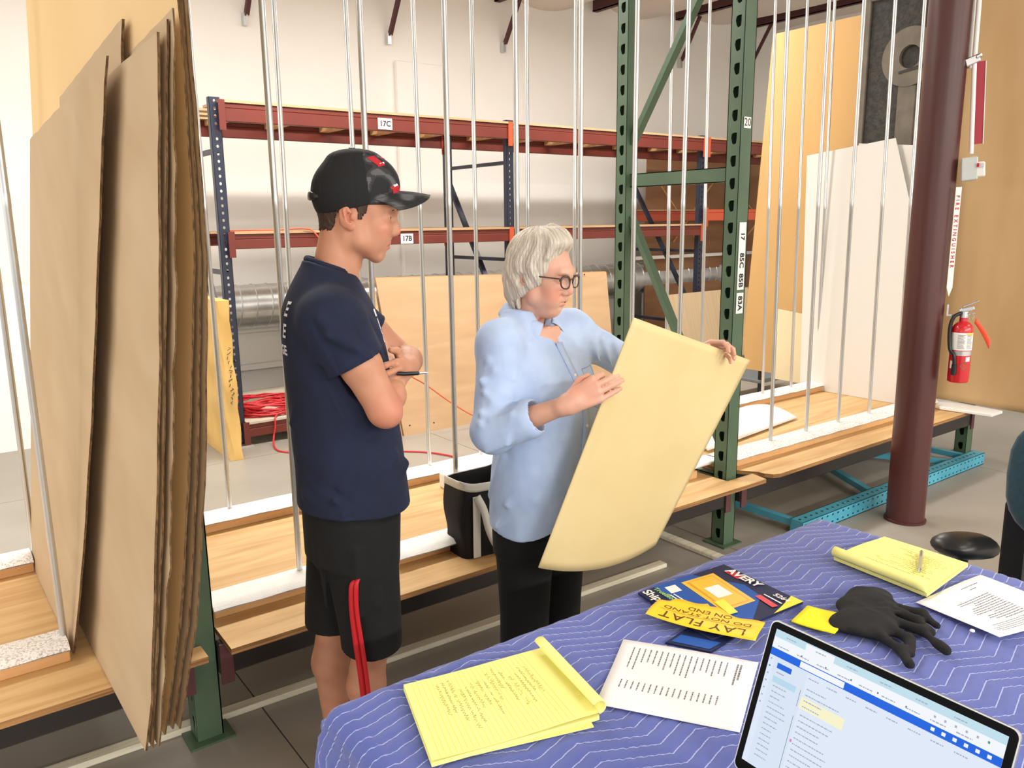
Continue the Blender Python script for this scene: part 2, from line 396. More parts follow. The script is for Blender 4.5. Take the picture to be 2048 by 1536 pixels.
# steel poles
pole_mesh = None
def pole(base, top, label, r=0.0105):
    mb = MB(); b, t_ = Vector(base), Vector(top); d = (t_ - b).normalized()
    mb.tube([b, b + d * 1.3, b + d * 1.302, b + d * 1.34, b + d * 1.342, t_], [r, r, r * 1.06, r * 1.06, r, r], 14)
    o = mb.build('conduit_pole', M['steel'], smooth=40)
    tag(o, label, 'pole', 'steel poles in the rack')
FB, RB = 0.4, 0.4
fr = [(0.257, 'front steel pole left of the cardboard stack'), (1.02, 'front steel pole just behind the capped man\'s back'), (1.36, 'front steel pole rising behind the capped man\'s head'),
      (1.70, 'front steel pole standing at the corner of the black tote bag'), (2.025, 'front steel pole rising just left of the woman\'s head'), (2.366, 'front steel pole rising just right of the woman\'s head'),
      (2.69, 'front steel pole passing before the rear green post'), (3.018, 'steel pole nearest the front green post on its left'), ]
for x, l in fr: pole((x, 2.67, FB), (x, 2.67, 3.3), l)
fr2 = [(3.805, 3.758, 'first steel pole right of the green post on the front rail'), (4.146, 4.114, 'second steel pole on the right front rail'), (4.479, 4.448, 'third steel pole on the right front rail'),
       (4.83, 4.773, 'fourth steel pole on the right front rail'), (5.164, 5.103, 'last steel pole on the right front rail beside the maroon column')]
for x, xt, l in fr2: pole((x, 2.67, FB), (x + (xt - x) * 1.25, 2.67, 3.3), l)
rr_ = [(0.275, 0.283, 'rear steel pole at the far left edge'), (1.03, 1.03, 'rear steel pole beside the kraft wrapped package'), (1.365, 1.385, 'rear steel pole behind the capped man\'s back'), (1.712, 1.705, 'rear steel pole just left of the one behind the man\'s cap'),
       (2.057, 2.044, 'rear steel pole in front of the leaning plywood panel, nearest the man'), (2.376, 2.372, 'rear steel pole between the two people, nearest the woman'), (2.713, 2.713, 'rear steel pole above the woman\'s head'), (3.04, 3.046, 'rear steel pole close beside the one right of the woman\'s head'),
       (3.82, 3.789, 'rear steel pole between the green posts, leftmost'), (4.16, 4.118, 'rear steel pole between the green posts, rightmost'), (4.834, 4.76, 'rear steel pole standing before the golden panel, leftmost'), (5.175, 5.11, 'rear steel pole beside the white boards'), (5.5, 5.428, 'rear steel pole disappearing behind the white boards')]
for x, xt, l in rr_: pole((x, 3.48, RB), (x + (xt - x) * 1.1, 3.48, 3.4), l)

# ------------------------------------------------------------------ cardboard stack at the left
def sheet(near, yn, far, yf, label, th=0.006, mats=None, breaks=None, jag=0.004, name='cardboard_sheet', cat='cardboard', group=None, topfn=None):
    nz, ny = 26, 16
    nzx, nzz = [p[0] for p in near], [p[1] for p in near]; fzx, fzz = [p[0] for p in far], [p[1] for p in far]
    ph = random.random() * 9
    def P(u, v, s):
        za, zb = nzz[0] + (nzz[-1] - nzz[0]) * v, fzz[0] + (fzz[-1] - fzz[0]) * v
        xa, xb = np.interp(za, nzz, nzx), np.interp(zb, fzz, fzx)
        z = za + (zb - za) * u; x = xa + (xb - xa) * u
        a_, b_ = (yn if isinstance(yn, tuple) else (yn, yn)), (yf if isinstance(yf, tuple) else (yf, yf))
        y0_, y1_ = a_[0] + (a_[1] - a_[0]) * v, b_[0] + (b_[1] - b_[0]) * v
        y = y0_ + (y1_ - y0_) * u
        if u == 0: y += jag * (math.sin(v * 37 + ph) + math.sin(v * 83 + 2 * ph))
        if v == 1: z += 0.0015 * math.sin(u * 41 + ph)
        if breaks:
            for (by, w, dep) in breaks:
                x += dep * math.exp(-((y - by) / w) ** 2)
        return (x + s, y, z)
    mb = MB()
    mb.grid(lambda u, v: P(u, v, 0.0), ny, nz, 0); k = (nz + 1) * (ny + 1)
    mb.grid(lambda u, v: P(1 - u, v, th), ny, nz, 0)
    for j in range(nz):   # near and far edges
        a, b = j * (ny + 1), (j + 1) * (ny + 1)
        mb.f.append((b, a, k + a + ny, k + b + ny)); mb.m.append(1)
        mb.f.append((a + ny, b + ny, k + b, k + a)); mb.m.append(1)
    for i in range(ny):
        mb.f.append((i + 1, i, k + ny - i, k + ny - i - 1)[::-1]); mb.m.append(1)
        q = nz * (ny + 1); mb.f.append((q + i, q + i + 1, k + q + ny - i - 1, k + q + ny - i)[::-1]); mb.m.append(1)
    o = mb.build(name, mats or [M['card'], M['cardedge']], smooth=50)
    tag(o, label, cat, group); return o
sheet([(0.335, 0.362), (0.36, 0.49), (0.42, 1.0), (0.46, 1.36), (0.50, 1.82), (0.522, 2.07)], 2.0, [(0.318, 0.362), (0.40, 1.2), (0.478, 1.99)], 3.2, 'widest front cardboard sheet of the left stack, overhanging the shelf edge')
sheet([(0.272, 0.362), (0.322, 0.69), (0.377, 1.14), (0.422, 1.58), (0.465, 2.0), (0.474, 2.06)], (2.63, 2.30), [(0.262, 0.362), (0.345, 1.38), (0.392, 1.93)], (3.5, 3.15), 'leftmost cardboard sheet with a long vertical crease, nearest the steel pole',
      breaks=[(2.72, 0.012, 0.006), (2.75, 0.01, -0.004), (3.05, 0.008, 0.004)])
sheet([(0.352, 0.362), (0.43, 0.95), (0.487, 1.5), (0.545, 2.1)], 2.005, [(0.33, 0.362), (0.46, 1.4), (0.53, 2.0)], 3.0, 'narrow grey edged cardboard sheet right behind the widest one', th=0.005)
sheet([(0.366, 0.362), (0.445, 0.95), (0.505, 1.5), (0.555, 2.12)], 1.985, [(0.345, 0.362), (0.475, 1.4), (0.545, 2.05)], 3.0, 'ragged thin cardboard sheet between the widest sheet and the thick brown pile', th=0.004, jag=0.008)
sheet([(0.352, 0.362), (0.45, 1.3), (0.535, 2.17)], 2.38, [(0.335, 0.362), (0.425, 1.3), (0.485, 2.06)], 3.1, 'torn cardboard sheet with a raised corner tip behind the creased one', th=0.007)
prof = [(0.39, 0.362), (0.458, 0.68), (0.515, 1.1), (0.57, 1.59), (0.58, 1.93), (0.583, 2.75)]
farp = [(0.345, 0.362), (0.45, 1.95), (0.475, 2.3), (0.50, 2.75)]
nm = ['tall golden cardboard sheet at the back of the left stack, reaching the ceiling', 'first brown sheet of the thick pile behind the tall golden sheet', 'second brown sheet of the thick pile behind the tall golden sheet',
      'third brown sheet of the thick pile behind the tall golden sheet', 'fourth brown sheet of the thick pile behind the tall golden sheet', 'last brown sheet of the thick pile, nearest the green post']
for k in range(6):
    dx = 0.0078 * k
    sheet([(x + dx * (0.75 + 0.35 * math.sin(z * 2)), z + (0.0 if k else 0)) for x, z in prof], 2.06 + 0.022 * ((k * 37) % 5 - 2) * 0.5, [(x + dx * 0.8, z) for x, z in farp], 3.55 - 0.05 * (k % 3), nm[k], th=0.0045,
          mats=[M['cardy'] if k == 0 else M['card'], M['cardedge']], jag=0.0025)

# ------------------------------------------------------------------ sheets in the right bay
def yz_panel(name, pts, x, th, mats, label, cat, lean=0.0, bevel=0.0):
    """polygon in (y, z), thickness along x, leaning lean metres per metre height"""
    z0 = min(p[1] for p in pts)
    o = MB().prism([(x + lean * (z - z0), y, z) for y, z in pts], (th, 0, 0), 0, 1 if len(mats) > 1 else None).build(name, mats, bevel=bevel); tag(o, label, cat); return o
yz_panel('cardboard_sheet', [(4.36, 0.362), (4.39, 0.61), (4.24, 3.08), (3.2, 3.08), (3.2, 0.362)], 5.79, 0.01, [M['cardg'], M['cardedge']], 'tall golden panel leaning behind the right rack bay', 'panel')
yz_panel('foam_board', [(3.60, 0.36), (3.68, 2.1), (3.01, 2.17), (2.79, 1.49), (2.76, 0.36)], 5.47, 0.008, [M['boardwhite'], M['foam']], 'large white foam board with a slanting right edge in the right bay', 'foam board', lean=0.02)
yz_panel('foam_board', [(3.3, 0.36), (3.3, 2.16), (2.74, 2.10), (2.70, 0.36)], 5.53, 0.008, [M['boardwhite'], M['foam']], 'white foam board just behind the slanting one, next to the maroon column', 'foam board', lean=0.012)
yz_panel('foam_board', [(3.93, 0.36), (3.95, 0.93), (3.62, 0.9), (3.6, 0.36)], 5.6, 0.008, [mat('cream_board', lin(238, 220, 178), rough=0.8), M['foam']], 'small cream board standing between the golden and the white panels', 'board', lean=0.01)
# dark relief panel
rl = thing('relief_panel', 'dark textured relief panel with a raised ring and stem, behind the white boards', 'panel', (5.66, 0, 0))
M['relief'] = mat('dark_relief', lin(64, 61, 55), lin(40, 38, 35), (30, 30, 30), rough=0.7, bump=1.0, bsc=(55, 55, 55), bdet=2)
M['relsm'] = mat('relief_smooth', lin(118, 109, 95), lin(102, 94, 82), (9, 9, 9), rough=0.65, bump=0.1, bsc=(60, 60, 60))
MB().box(0.02, 0.05, 2.74, 3.37, 0.36, 3.2).build('backing', M['relief'], rl)
fr = MB(); fr.box(0, 0.05, 3.345, 3.385, 0.36, 3.2); fr.build('frame_edge', M['relsm'], rl, bevel=0.004)
MB().box(0, 0.05, 2.74, 3.345, 3.12, 3.2).build('frame_edge', M['relsm'], rl, bevel=0.004)
ring = MB(); cy, cz, ro, ri = 3.035, 2.71, 0.195, 0.075; n = 48
vs = []; fs = []
for i in range(n):
    a = 2 * math.pi * i / n; c, s = math.cos(a), math.sin(a)
    vs += [(0.022, cy + ro * c, cz + ro * s), (-0.012, cy + ro * c * 0.99, cz + ro * s * 0.99), (-0.012, cy - 0.005 + ri * c, cz + ri * s), (0.03, cy - 0.005 + ri * c, cz + ri * s)]
for i in range(n):
    j = (i + 1) % n
    fs += [(4 * i, 4 * j, 4 * j + 1, 4 * i + 1), (4 * i + 1, 4 * j + 1, 4 * j + 2, 4 * i + 2), (4 * i + 2, 4 * j + 2, 4 * j + 3, 4 * i + 3)]
ring.add(vs, fs); ring.build('ring', M['relsm'], rl, smooth=40)
MB().prism([(0.022, 3.10, 2.53), (0.022, 2.975, 2.52), (0.022, 2.975, 1.9), (0.022, 3.10, 1.9)], (-0.03, 0, 0)).build('stem', M['relsm'], rl, bevel=0.004)
MB().prism([(-0.012, 3.10, 2.62), (-0.012, 2.88, 2.66), (-0.012, 2.88, 2.80), (-0.012, 2.865, 2.80), (-0.012, 2.865, 2.635), (-0.012, 3.10, 2.605)], (-0.006, 0, 0)).build('scroll_line', M['relief'], rl)
# big brown cardboard right of the column
def bigc(u, v):
    y = 2.83 - 1.3 * u; z = 0.395 + 2.85 * v
    return (5.68 + 0.04 * math.sin(v * 2.2 + u) + 0.015 * math.sin(u * 7) + (0.012 * math.exp(-((z - 1.83) / 0.015) ** 2)), y - 0.03 * v, z)
o = MB().grid(bigc, 24, 60).build('cardboard_sheet', M['cardd'], smooth=60, solid=0.008); tag(o, 'large warped brown cardboard sheet right of the maroon column', 'cardboard')
o = MB().prism([(5.52, 2.55, 0.361), (5.56, 2.24, 0.361), (5.72, 2.24, 0.361), (5.78, 2.75, 0.361), (5.6, 2.8, 0.361)], (0, 0, 0.02)).build('foam_sheet', M['foam'], bevel=0.003); tag(o, 'flat white foam strip under the big brown cardboard', 'foam sheet')

# turquoise upright frame lying on the floor
bl = thing('rack_upright_frame', 'turquoise perforated rack upright lying on the floor under the right shelf', 'rack frame')
def blue_post(y, yo):
    mb = MB(); x0, x1 = 3.62, 5.7
    holed_plate(mb, (x0, y, 0), (0, 0, 1), (1, 0, 0), (0, -1, 0), 0.08, 0, x1 - x0, 0.0508, [(0.006 * math.cos(a), 0.0095 * math.sin(a)) for a in [math.pi * (2 * i + 1) / 8 for i in range(8)]], cols=(0.25, 0.75))
    mb.box(x0, x1, y, y + 0.075, 0.076, 0.08); mb.box(x0, x1, y, y + 0.075, 0, 0.004); mb.box(x0, x1, y + 0.071, y + 0.075, 0, 0.08)
    mb.box(x0, x0 + 0.004, y + 0.004, y + 0.07, 0.004, 0.076); mb.box(x1 - 0.004, x1, y + 0.004, y + 0.07, 0.004, 0.076)
    mb.build('post', M['teal'], bl)
    hm = MB()
    for i in range(int((x1 - x0) / 0.0508)):
        hm.cyl((x0 + 0.0254 + i * 0.0508, y + 0.036, 0.0795), (x0 + 0.0254 + i * 0.0508, y + 0.036, 0.0806), 0.008, n=8)
    h = hm.build('top_holes', M['dark'], bl); h['kind'] = 'stuff'
blue_post(2.315, 0); blue_post(3.2, 0)
for (a, b) in (((3.66, 2.39), (3.66, 3.2)), ((4.42, 2.39), (4.9, 3.2)), ((5.4, 2.39), (4.96, 3.2)), ((5.6, 2.39), (5.6, 3.2))):
    MB().bar((a[0], a[1], 0.05), (b[0], b[1], 0.05), 0.04, 0.035).build('brace', M['teal'], bl)

# ------------------------------------------------------------------ back rack
br = thing('pallet_rack', 'navy and rust red pallet rack along the back wall with bays 17B and 17C', 'rack')
def navy_post(x, y, h):
    mb = MB()
    holed_plate(mb, (x, y, 0), (1, 0, 0), (0, 0, 1), (0, -1, 0), 0.076, 0.01, h, 0.0508, [(a * 0.85, b * 0.8) for a, b in DOT], 0.003)
    mb.box(x, x + 0.003, y, y + 0.05, 0.01, h); mb.box(x + 0.073, x + 0.076, y, y + 0.05, 0.01, h)
    p = mb.build('post', M['navy'], br)
    MB().box(x - 0.04, x + 0.11, y - 0.06, y + 0.09, 0, 0.01).build('foot_plate', M['steel'], p)
for x in (1.86, 4.43, 7.02, 9.6):
    h = 2.52
    navy_post(x, 5.985, h); navy_post(x, 7.0, h)
    for z in (0.5, 1.3, 2.16): MB().bar((x + 0.038, 6.03, z), (x + 0.038, 7.0, z), 0.03, 0.045, (1, 0, 0)).build('cross_brace', M['navy'], br)
    MB().bar((x + 0.038, 7.0, 2.02), (x + 0.038, 6.04, 0.6), 0.03, 0.05, (1, 0, 0)).build('diagonal_brace', M['navy'], br)
    MB().bar((x + 0.038, 7.0, 0.45), (x + 0.038, 6.04, 0.15), 0.03, 0.05, (1, 0, 0)).build('diagonal_brace', M['navy'], br)
def beam(x0, x1, y, zt, h, m, out=-1):
    b = MB(); b.box(x0, x1, y, y + 0.04, zt - h, zt - 0.035); b.box(x0, x1, y + (0.0 if out < 0 else 0.015), y + (0.025 if out < 0 else 0.04), zt - 0.035, zt)
    o = b.build('beam', m, br, bevel=0.004)
    for xx in (x0 - 0.03, x1 - 0.015):
        MB().box(xx, xx + 0.045, y - 0.012, y - 0.002, zt - h - 0.06, zt + 0.02).build('beam_connector', M['orange'] if xx > 2 else M['beam'], o)
for (a, b) in ((1.936, 4.43), (4.506, 7.02), (7.096, 9.6)):
    for y in (5.94, 7.04):
        beam(a, b, y, 2.48, 0.125, M['beam'])
        if a < 7: beam(a, b, y, 1.575, 0.105, M['beam'])
        else: beam(a, b, y, 1.745, 0.12, M['orange'])
        beam(a, b, y, 0.165, 0.1, M['beam'])
    for k in range(5): MB().box(a - 0.02, b + 0.02, 5.93 + k * 0.255, 6.06 + k * 0.255, 2.482, 2.5).build('deck_board', M['plyw'], br)  # top deck split into spaced planks to let lamp light reach the lower wall
    zl = 1.577 if a < 7 else 1.747
    if a < 7:
        for k in range(5): MB().box(a, b, 5.93 + k * 0.255, 6.06 + k * 0.255, zl, zl + 0.016).build('deck_board', M['plyw'], br)  # gaps added in the middle deck too, so light passes to the wall behind
    else: MB().box(a, b, 7.0, 7.1, zl, zl + 0.016).build('deck_board', M['plyw'], br)
    MB().box(a, b, 5.93, 7.1, 0.167, 0.183).build('deck_board', mat('grey_deck', lin(206, 196, 178), lin(192, 182, 164), (2, 6, 6), rough=0.7), br)
    for k in range(5):
        x = a + (b - a) * (k + 0.5) / 5
        MB().box(x - 0.045, x + 0.045, 5.98, 7.04, 2.44, 2.48).build('cross_bar', M['lumber'], br)
def placard(x, z, body, w, h, label):
    t = thing('bay_placard', label, 'label', (x, 5.935, z))
    MB().box(-w / 2, w / 2, 0, 0.003, -h / 2, h / 2).build('card', M['white'], t)
    mb = MB(); put_text(mb, body, 0.058, (0, -0.001, 0), (1, 0, 0), (0, 0, 1), bold=0.0018); mb.build('lettering', M['ink'], t)
placard(3.205, 2.41, '17C', 0.125, 0.085, 'white placard reading 17C on the top beam')
placard(3.365, 1.515, '17B', 0.115, 0.08, 'white placard reading 17B on the middle beam beside the man\'s mouth')
# leaning plywood panel
pp = thing('plywood_sheet', 'large pale plywood panel leaning on the back rack between the two people', 'panel')
MB().prism([(2.995, 5.44, 0.0), (5.3, 5.44, 0.0), (5.5, 5.82, 1.15), (3.0, 5.82, 1.215)], (0, 0.018, 0.006), 0, 1).build('board', [M['plyw'], M['plyedge']], pp)
sc_ = MB()
for (x, u) in ((3.06, 0.06), (3.06, 0.93), (3.28, 0.05), (5.2, 0.95)):
    y = 5.44 + 0.38 * u; z = 1.2 * u; sc_.cyl((x, y - 0.001, z), (x, y + 0.003, z), 0.007, n=8)
sc_.build('screw_holes', M['dark'], pp)
MB().prism([(2.965, 5.46, 0.0), (2.99, 5.46, 0.0), (2.99, 5.84, 1.2), (2.965, 5.84, 1.2)], (0, 0.03, 0.01)).build('edge_batten', M['lumber'], pp)
# kraft wrapped package
kp = thing('wrapped_package', 'tall kraft paper wrapped package standing beside the left navy post', 'package')
M['kraft'] = mat('kraft_paper', lin(222, 184, 112), lin(208, 166, 92), (5, 5, 3), rough=0.75, bump=0.6, bsc=(9, 9, 5), bdet=4)
def kf(u, v):
    a = u * 2 * math.pi; c, s = math.cos(a), math.sin(a); p = 0.22
    x = 1.735 + 0.045 * math.copysign(abs(c) ** p, c); y = 5.93 + 0.3 * math.copysign(abs(s) ** p, s)
    return (x + 0.006 * math.sin(v * 23 + a * 3) + 0.02 * (1 - v), y + 0.008 * math.sin(v * 13 + a) , 1.135 * v)
g = MB(); g.grid(kf, 48, 24); n = 49
g.f.append(tuple(range(48))[::-1]); g.m.append(0); g.f.append(tuple(24 * n + i for i in range(48))); g.m.append(0)
g.build('wrapping', M['kraft'], kp, smooth=50)
mb = MB(); q = 0
for i in range(13):   # pencilled scrawl down the narrow side
    z = 0.8 - i * 0.032; mb.tube([(1.735 + 0.012 * math.sin(i * 2.1) + 0.012, 5.622, z + 0.012), (1.747 + 0.016 * math.cos(i * 1.3), 5.621, z + 0.004), (1.738 - 0.008 * math.sin(i), 5.622, z - 0.008)], 0.0022, 5)
mb.build('handwriting', M['ink'], kp)
# red extension cord: coil on the bottom deck, tail over the floor
M['redcord'] = mat('red_cord', lin(206, 44, 52), rough=0.4)
ec = thing('extension_cord', 'tangled red extension cord coiled on the bottom deck of the back rack', 'cord')
pts = []
for i in range(420):
    a = i * 0.31; r = 0.2 + 0.05 * math.sin(i * 0.117) + 0.02 * math.sin(i * 0.73)
    pts.append((2.22 + 1.15 * r * math.cos(a) + 0.02 * math.sin(i * 0.21), 6.24 + r * math.sin(a), 0.198 + 0.085 * (0.5 + 0.5 * math.sin(i * 0.043 + 1)) * (0.6 + 0.4 * math.sin(a * 0.5)) + 0.012 * math.sin(i * 0.9)))
MB().tube(pts, 0.0065, 6).build('coil', M['redcord'], ec, smooth=60)
tail = [(2.2, 6.0, 0.2), (2.15, 5.925, 0.19), (2.14, 5.91, 0.12), (2.12, 5.9, 0.05), (2.08, 5.8, 0.012), (2.06, 5.64, 0.008), (2.16, 5.5, 0.008), (2.45, 5.26, 0.008), (2.8, 5.02, 0.008), (2.95, 4.8, 0.008), (3.0, 4.5, 0.008), (2.9, 4.2, 0.008)]
def smooth_path(p, n=8):
    P = [Vector(x) for x in p]; out = []
    for i in range(len(P) - 1):
        a, b, c, d = P[max(i - 1, 0)], P[i], P[i + 1], P[min(i + 2, len(P) - 1)]
        for k in range(n):
            t = k / n; out.append(0.5 * ((2 * b) + (c - a) * t + (2 * a - 5 * b + 4 * c - d) * t * t + (3 * b - a - 3 * c + d) * t ** 3))
    out.append(P[-1]); return out
MB().tube(smooth_path(tail), 0.0065, 6).build('tail', M['redcord'], ec, smooth=60)
M['orangecord'] = mat('orange_cord', lin(222, 96, 62), rough=0.4)
oc = MB().tube(smooth_path([(1.98, 6.2, 1.6), (2.26, 5.96, 1.603), (2.47, 5.925, 1.61), (2.55, 5.915, 1.58), (2.63, 5.9, 1.44), (2.72, 5.8, 1.1), (2.88, 5.45, 0.62), (2.98, 5.3, 0.51), (3.12, 5.3, 0.42), (3.34, 5.3, 0.25), (3.57, 5.3, 0.1), (3.8, 5.28, 0.012), (4.1, 5.2, 0.01)]), 0.0055, 6).build('extension_cord', M['orangecord'], smooth=60)
tag(oc, 'thin orange cord draped over the middle beam and down past the plywood panel', 'cord')
# brown sheets in the far right corner
M['brownply'] = mat('dark_brown_panel', lin(150, 108, 72), lin(132, 92, 60), (1.2, 1.2, 5), 0.3, 0.7, 5, rough=0.7, dist=0.8)
for (x0, x1, y, h, l) in ((7.72, 9.2, 7.44, 2.42, 'left brown panel standing behind the back rack by the green posts'), (9.22, 10.95, 7.46, 2.44, 'right brown panel standing behind the back rack by the golden sheet')):
    t = thing('brown_panel', l, 'panel')
    MB().box(x0, x1, y, y + 0.02, 0, h).build('board', M['brownply'], t)
    MB().bar((x0 + 0.1, y - 0.008, 2.2), (x1 - 0.3, y - 0.008, 1.15), 0.012, 0.03, (0, 1, 0)).build('batten', M['lumber'], t)
    MB().bar((x1 - 0.1, y - 0.008, 2.25), (x0 + 0.5, y - 0.008, 1.35), 0.012, 0.03, (0, 1, 0)).build('batten', M['lumber'], t)
o = MB().box(7.4, 10.6, 7.37, 7.42, 1.14, 1.185).build('white_pipe', M['white'], bevel=0.01, bseg=2); tag(o, 'white horizontal pipe across the brown panels', 'pipe')
cs = MB().prism([(6.05, 5.5, 0), (7.6, 5.5, 0), (7.62, 5.75, 0.885), (6.3, 5.75, 0.88)], (0, 0.008, 0.002), 0, 1).build('cardboard_sheet', [M['card'], M['cardedge']]); tag(cs, 'plain cardboard sheet leaning low between the green posts', 'cardboard')
cs = MB().prism([(7.5, 5.3, 0), (7.9, 5.35, 0), (7.72, 5.5, 0.95)], (0, 0.008, 0.002), 0, 1).build('cardboard_sheet', [M['card'], M['cardedge']]); tag(cs, 'sliver of cardboard leaning right of the front green post', 'cardboard')
# grey steel cart
gc = thing('steel_cart', 'small grey steel cart behind the right rack bay', 'cart')
M['greyst'] = mat('grey_steel', lin(120, 126, 130), rough=0.4, metal=0.3)
MB().prism([(6.0, 4.35, 0.2), (6.9, 4.35, 0.2), (6.9, 4.85, 0.2), (6.0, 4.85, 0.2)], (0, 0, 0.03)).build('tray', M['greyst'], gc, bevel=0.006)
for (x, y) in ((6.02, 4.37), (6.88, 4.37), (6.02, 4.83), (6.88, 4.83)):
    MB().box(x - 0.012, x + 0.012, y - 0.012, y + 0.012, 0, 0.36).build('leg', M['black'], gc)
MB().box(6.0, 6.9, 4.36, 4.38, 0.34, 0.36).box(6.0, 6.9, 4.82, 4.84, 0.34, 0.36).build('rail', M['greyst'], gc)
for k in range(4): MB().bar((6.15 + 0.2 * k, 4.84, 0.22), (6.22 + 0.2 * k, 4.84, 0.35), 0.01, 0.014, (0, 1, 0)).build('strut', M['black'], gc)

# ------------------------------------------------------------------ things on the steel column
AZC = -math.atan2(4.285, 2.115)
def oncol(name, label, cat, z=0.0):
    return thing(name, label, cat, (4.285, 2.115, z), AZC)
t = oncol('electrical_conduit', 'pale conduit pipes running down the maroon column to a grey switch box', 'conduit')
MB().tube([(0.105, -0.02, 3.9), (0.126, -0.02, 2.39), (0.15, -0.02, 1.95)], 0.011, 12).build('pipe', M['white'], t, smooth=50)
MB().tube([(0.083, 0.01, 3.9), (0.104, 0.01, 2.42), (0.108, 0.01, 2.36)], 0.010, 12).build('pipe', M['white'], t, smooth=50)
MB().obox((0.118, -0.03, 2.39), (0.03, 0, 0.012), (0, 0.012, 0), (-0.005, 0, 0.018)).obox((0.142, -0.045, 2.405), (0.012, 0, 0.006), (0, 0.016, 0), (-0.003, 0, 0.008)).build('strap', M['chrome'], t, bevel=0.004)
bx = MB().obox((0.148, -0.02, 1.876), (0.036, 0, 0.004), (0, 0.05, 0), (-0.004, 0, 0.056)).build('switch_box', mat('grey_box', lin(196, 202, 200), rough=0.4), t, bevel=0.005)
pl = MB().obox((0.19, -0.05, 1.872), (0.026, -0.006, 0.002), (0.002, 0.02, 0), (-0.003, 0, 0.036)).build('face_plate', M['white'], t, bevel=0.005)
MB().obox((0.193, -0.074, 1.892), (0.016, -0.004, 0), (0, 0.003, 0), (0, 0, 0.009)).build('switch_lever', mat('grey_lever', lin(210, 205, 206), rough=0.4), pl)
MB().obox((0.183, -0.076, 1.892), (0.005, -0.001, 0), (0, 0.003, 0), (0, 0, 0.009)).build('red_mark', M['redink'], pl)
sg = MB().obox((0.162, 0.03, 2.196), (0.026, 0.0, 0.002), (0, 0.004, 0), (-0.011, 0, 0.196)).build('edge_sign', mat('crimson_sign', lin(176, 52, 66), rough=0.45)); sg.location = (4.285, 2.115, 0); sg.rotation_euler = (0, 0, AZC)
tag(sg, 'crimson projecting sign fixed high on the maroon column', 'sign')
MB().obox((0.189, 0.028, 2.196), (0.002, 0.0, 0), (0, 0.006, 0), (-0.011, 0, 0.196)).build('pale_edge', M['white'], sg)
st = oncol('arrow_sticker', 'white arrow strip reading FIRE EXTINGUISHER on the maroon column', 'sign')
w_ = 0.0125
MB().prism([(0.11 - w_, -0.07, 1.79), (0.11 + w_, -0.062, 1.79), (0.11 + w_, -0.062, 1.29), (0.11, -0.066, 1.245), (0.11 - w_, -0.07, 1.29)], (0.001, 0.004, 0)).build('strip', M['white'], st)
mb = MB(); put_text(mb, 'FIRE EXTINGUISHER', 0.024, (0.110, -0.0675, 1.57), (0, 0, -1), (1, 0.28, 0), bold=0.0006, spacing=1.75); mb.build('lettering', M['redink'], st)
# fire extinguisher
fe = oncol('fire_extinguisher', 'red fire extinguisher hanging on a bracket on the maroon column', 'extinguisher')
M['fered'] = mat('extinguisher_red', lin(200, 22, 34), rough=0.25, coat=0.4)
cx, cyy = 0.188, -0.035
MB().lathe([(0.046, 0.802), (0.05, 0.806), (0.0515, 0.83), (0.0515, 1.065), (0.048, 1.09), (0.036, 1.108), (0.02, 1.118), (0.019, 1.14)], (cx, cyy, 0), n=32).build('cylinder', M['fered'], fe, smooth=40)
MB().lathe([(0.0525, 0.945), (0.0525, 0.968)], (cx, cyy, 0), n=32).build('strap_band', M['steel'], fe, smooth=40)
MB().cyl((cx, cyy, 1.135), (cx, cyy, 1.17), 0.02, n=16).obox((cx + 0.01, cyy, 1.18), (0.034, 0, 0.008), (0, 0.012, 0), (-0.003, 0, 0.008)).build('valve', M['chrome'], fe, smooth=40, bevel=0.002)
MB().bar((cx - 0.01, cyy, 1.19), (cx + 0.062, cyy, 1.225), 0.018, 0.008).build('handle', M['chrome'], fe, bevel=0.003)
MB().bar((cx + 0.0, cyy, 1.165), (cx + 0.052, cyy, 1.158), 0.016, 0.007).build('trigger', M['chrome'], fe, bevel=0.003)
MB().tube([(cx + 0.034 + 0.012 * math.cos(a), cyy - 0.014, 1.145 + 0.016 * math.sin(a)) for a in [2 * math.pi * i / 16 for i in range(16)]], 0.0022, 6, closed=True).build('pin_ring', M['chrome'], fe, smooth=60)
MB().tube(smooth_path([(cx - 0.012, cyy - 0.012, 1.16), (cx - 0.045, cyy - 0.025, 1.14), (cx - 0.058, cyy - 0.03, 1.08), (cx - 0.05, cyy - 0.04, 0.98), (cx - 0.028, cyy - 0.05, 0.94), (cx - 0.022, cyy - 0.054, 0.86)]), 0.0095, 10).build('hose', M['black'], fe, smooth=60)
MB().cyl((cx - 0.022, cyy - 0.054, 0.9), (cx - 0.024, cyy - 0.054, 0.845), 0.013, 0.014, n=14).build('nozzle', M['black'], fe, smooth=40)
MB().obox((cx - 0.075, cyy + 0.02, 1.17), (0.004, 0, 0), (0, 0.014, 0), (0, 0, 0.03)).obox((cx - 0.045, cyy + 0.02, 1.145), (0.032, 0, 0), (0, 0.01, 0), (0, 0, 0.004)).build('wall_bracket', M['chrome'], fe)
def wrap_label(z0, z1, a0, a1, m, nme='label', r=0.0519):
    return MB().grid(lambda u, v: (cx + r * math.cos(a0 + (a1 - a0) * u), cyy + r * math.sin(a0 + (a1 - a0) * u), z0 + (z1 - z0) * v), 14, 1).build(nme, m, fe, smooth=60)
rd = math.radians
lb = wrap_label(0.972, 1.062, rd(205), rd(345), M['white'])
mb = MB()
for i in range(12):
    z = 1.052 - i * 0.0062
    for (a0, a1) in ((248, 288), (298, 335)):
        aa = a1 - random.random() * 12; mb.grid(lambda u, v: (cx + 0.0522 * math.cos(rd(a0 + (aa - a0) * u)), cyy + 0.0522 * math.sin(rd(a0 + (aa - a0) * u)), z - 0.0026 * v), 4, 1)
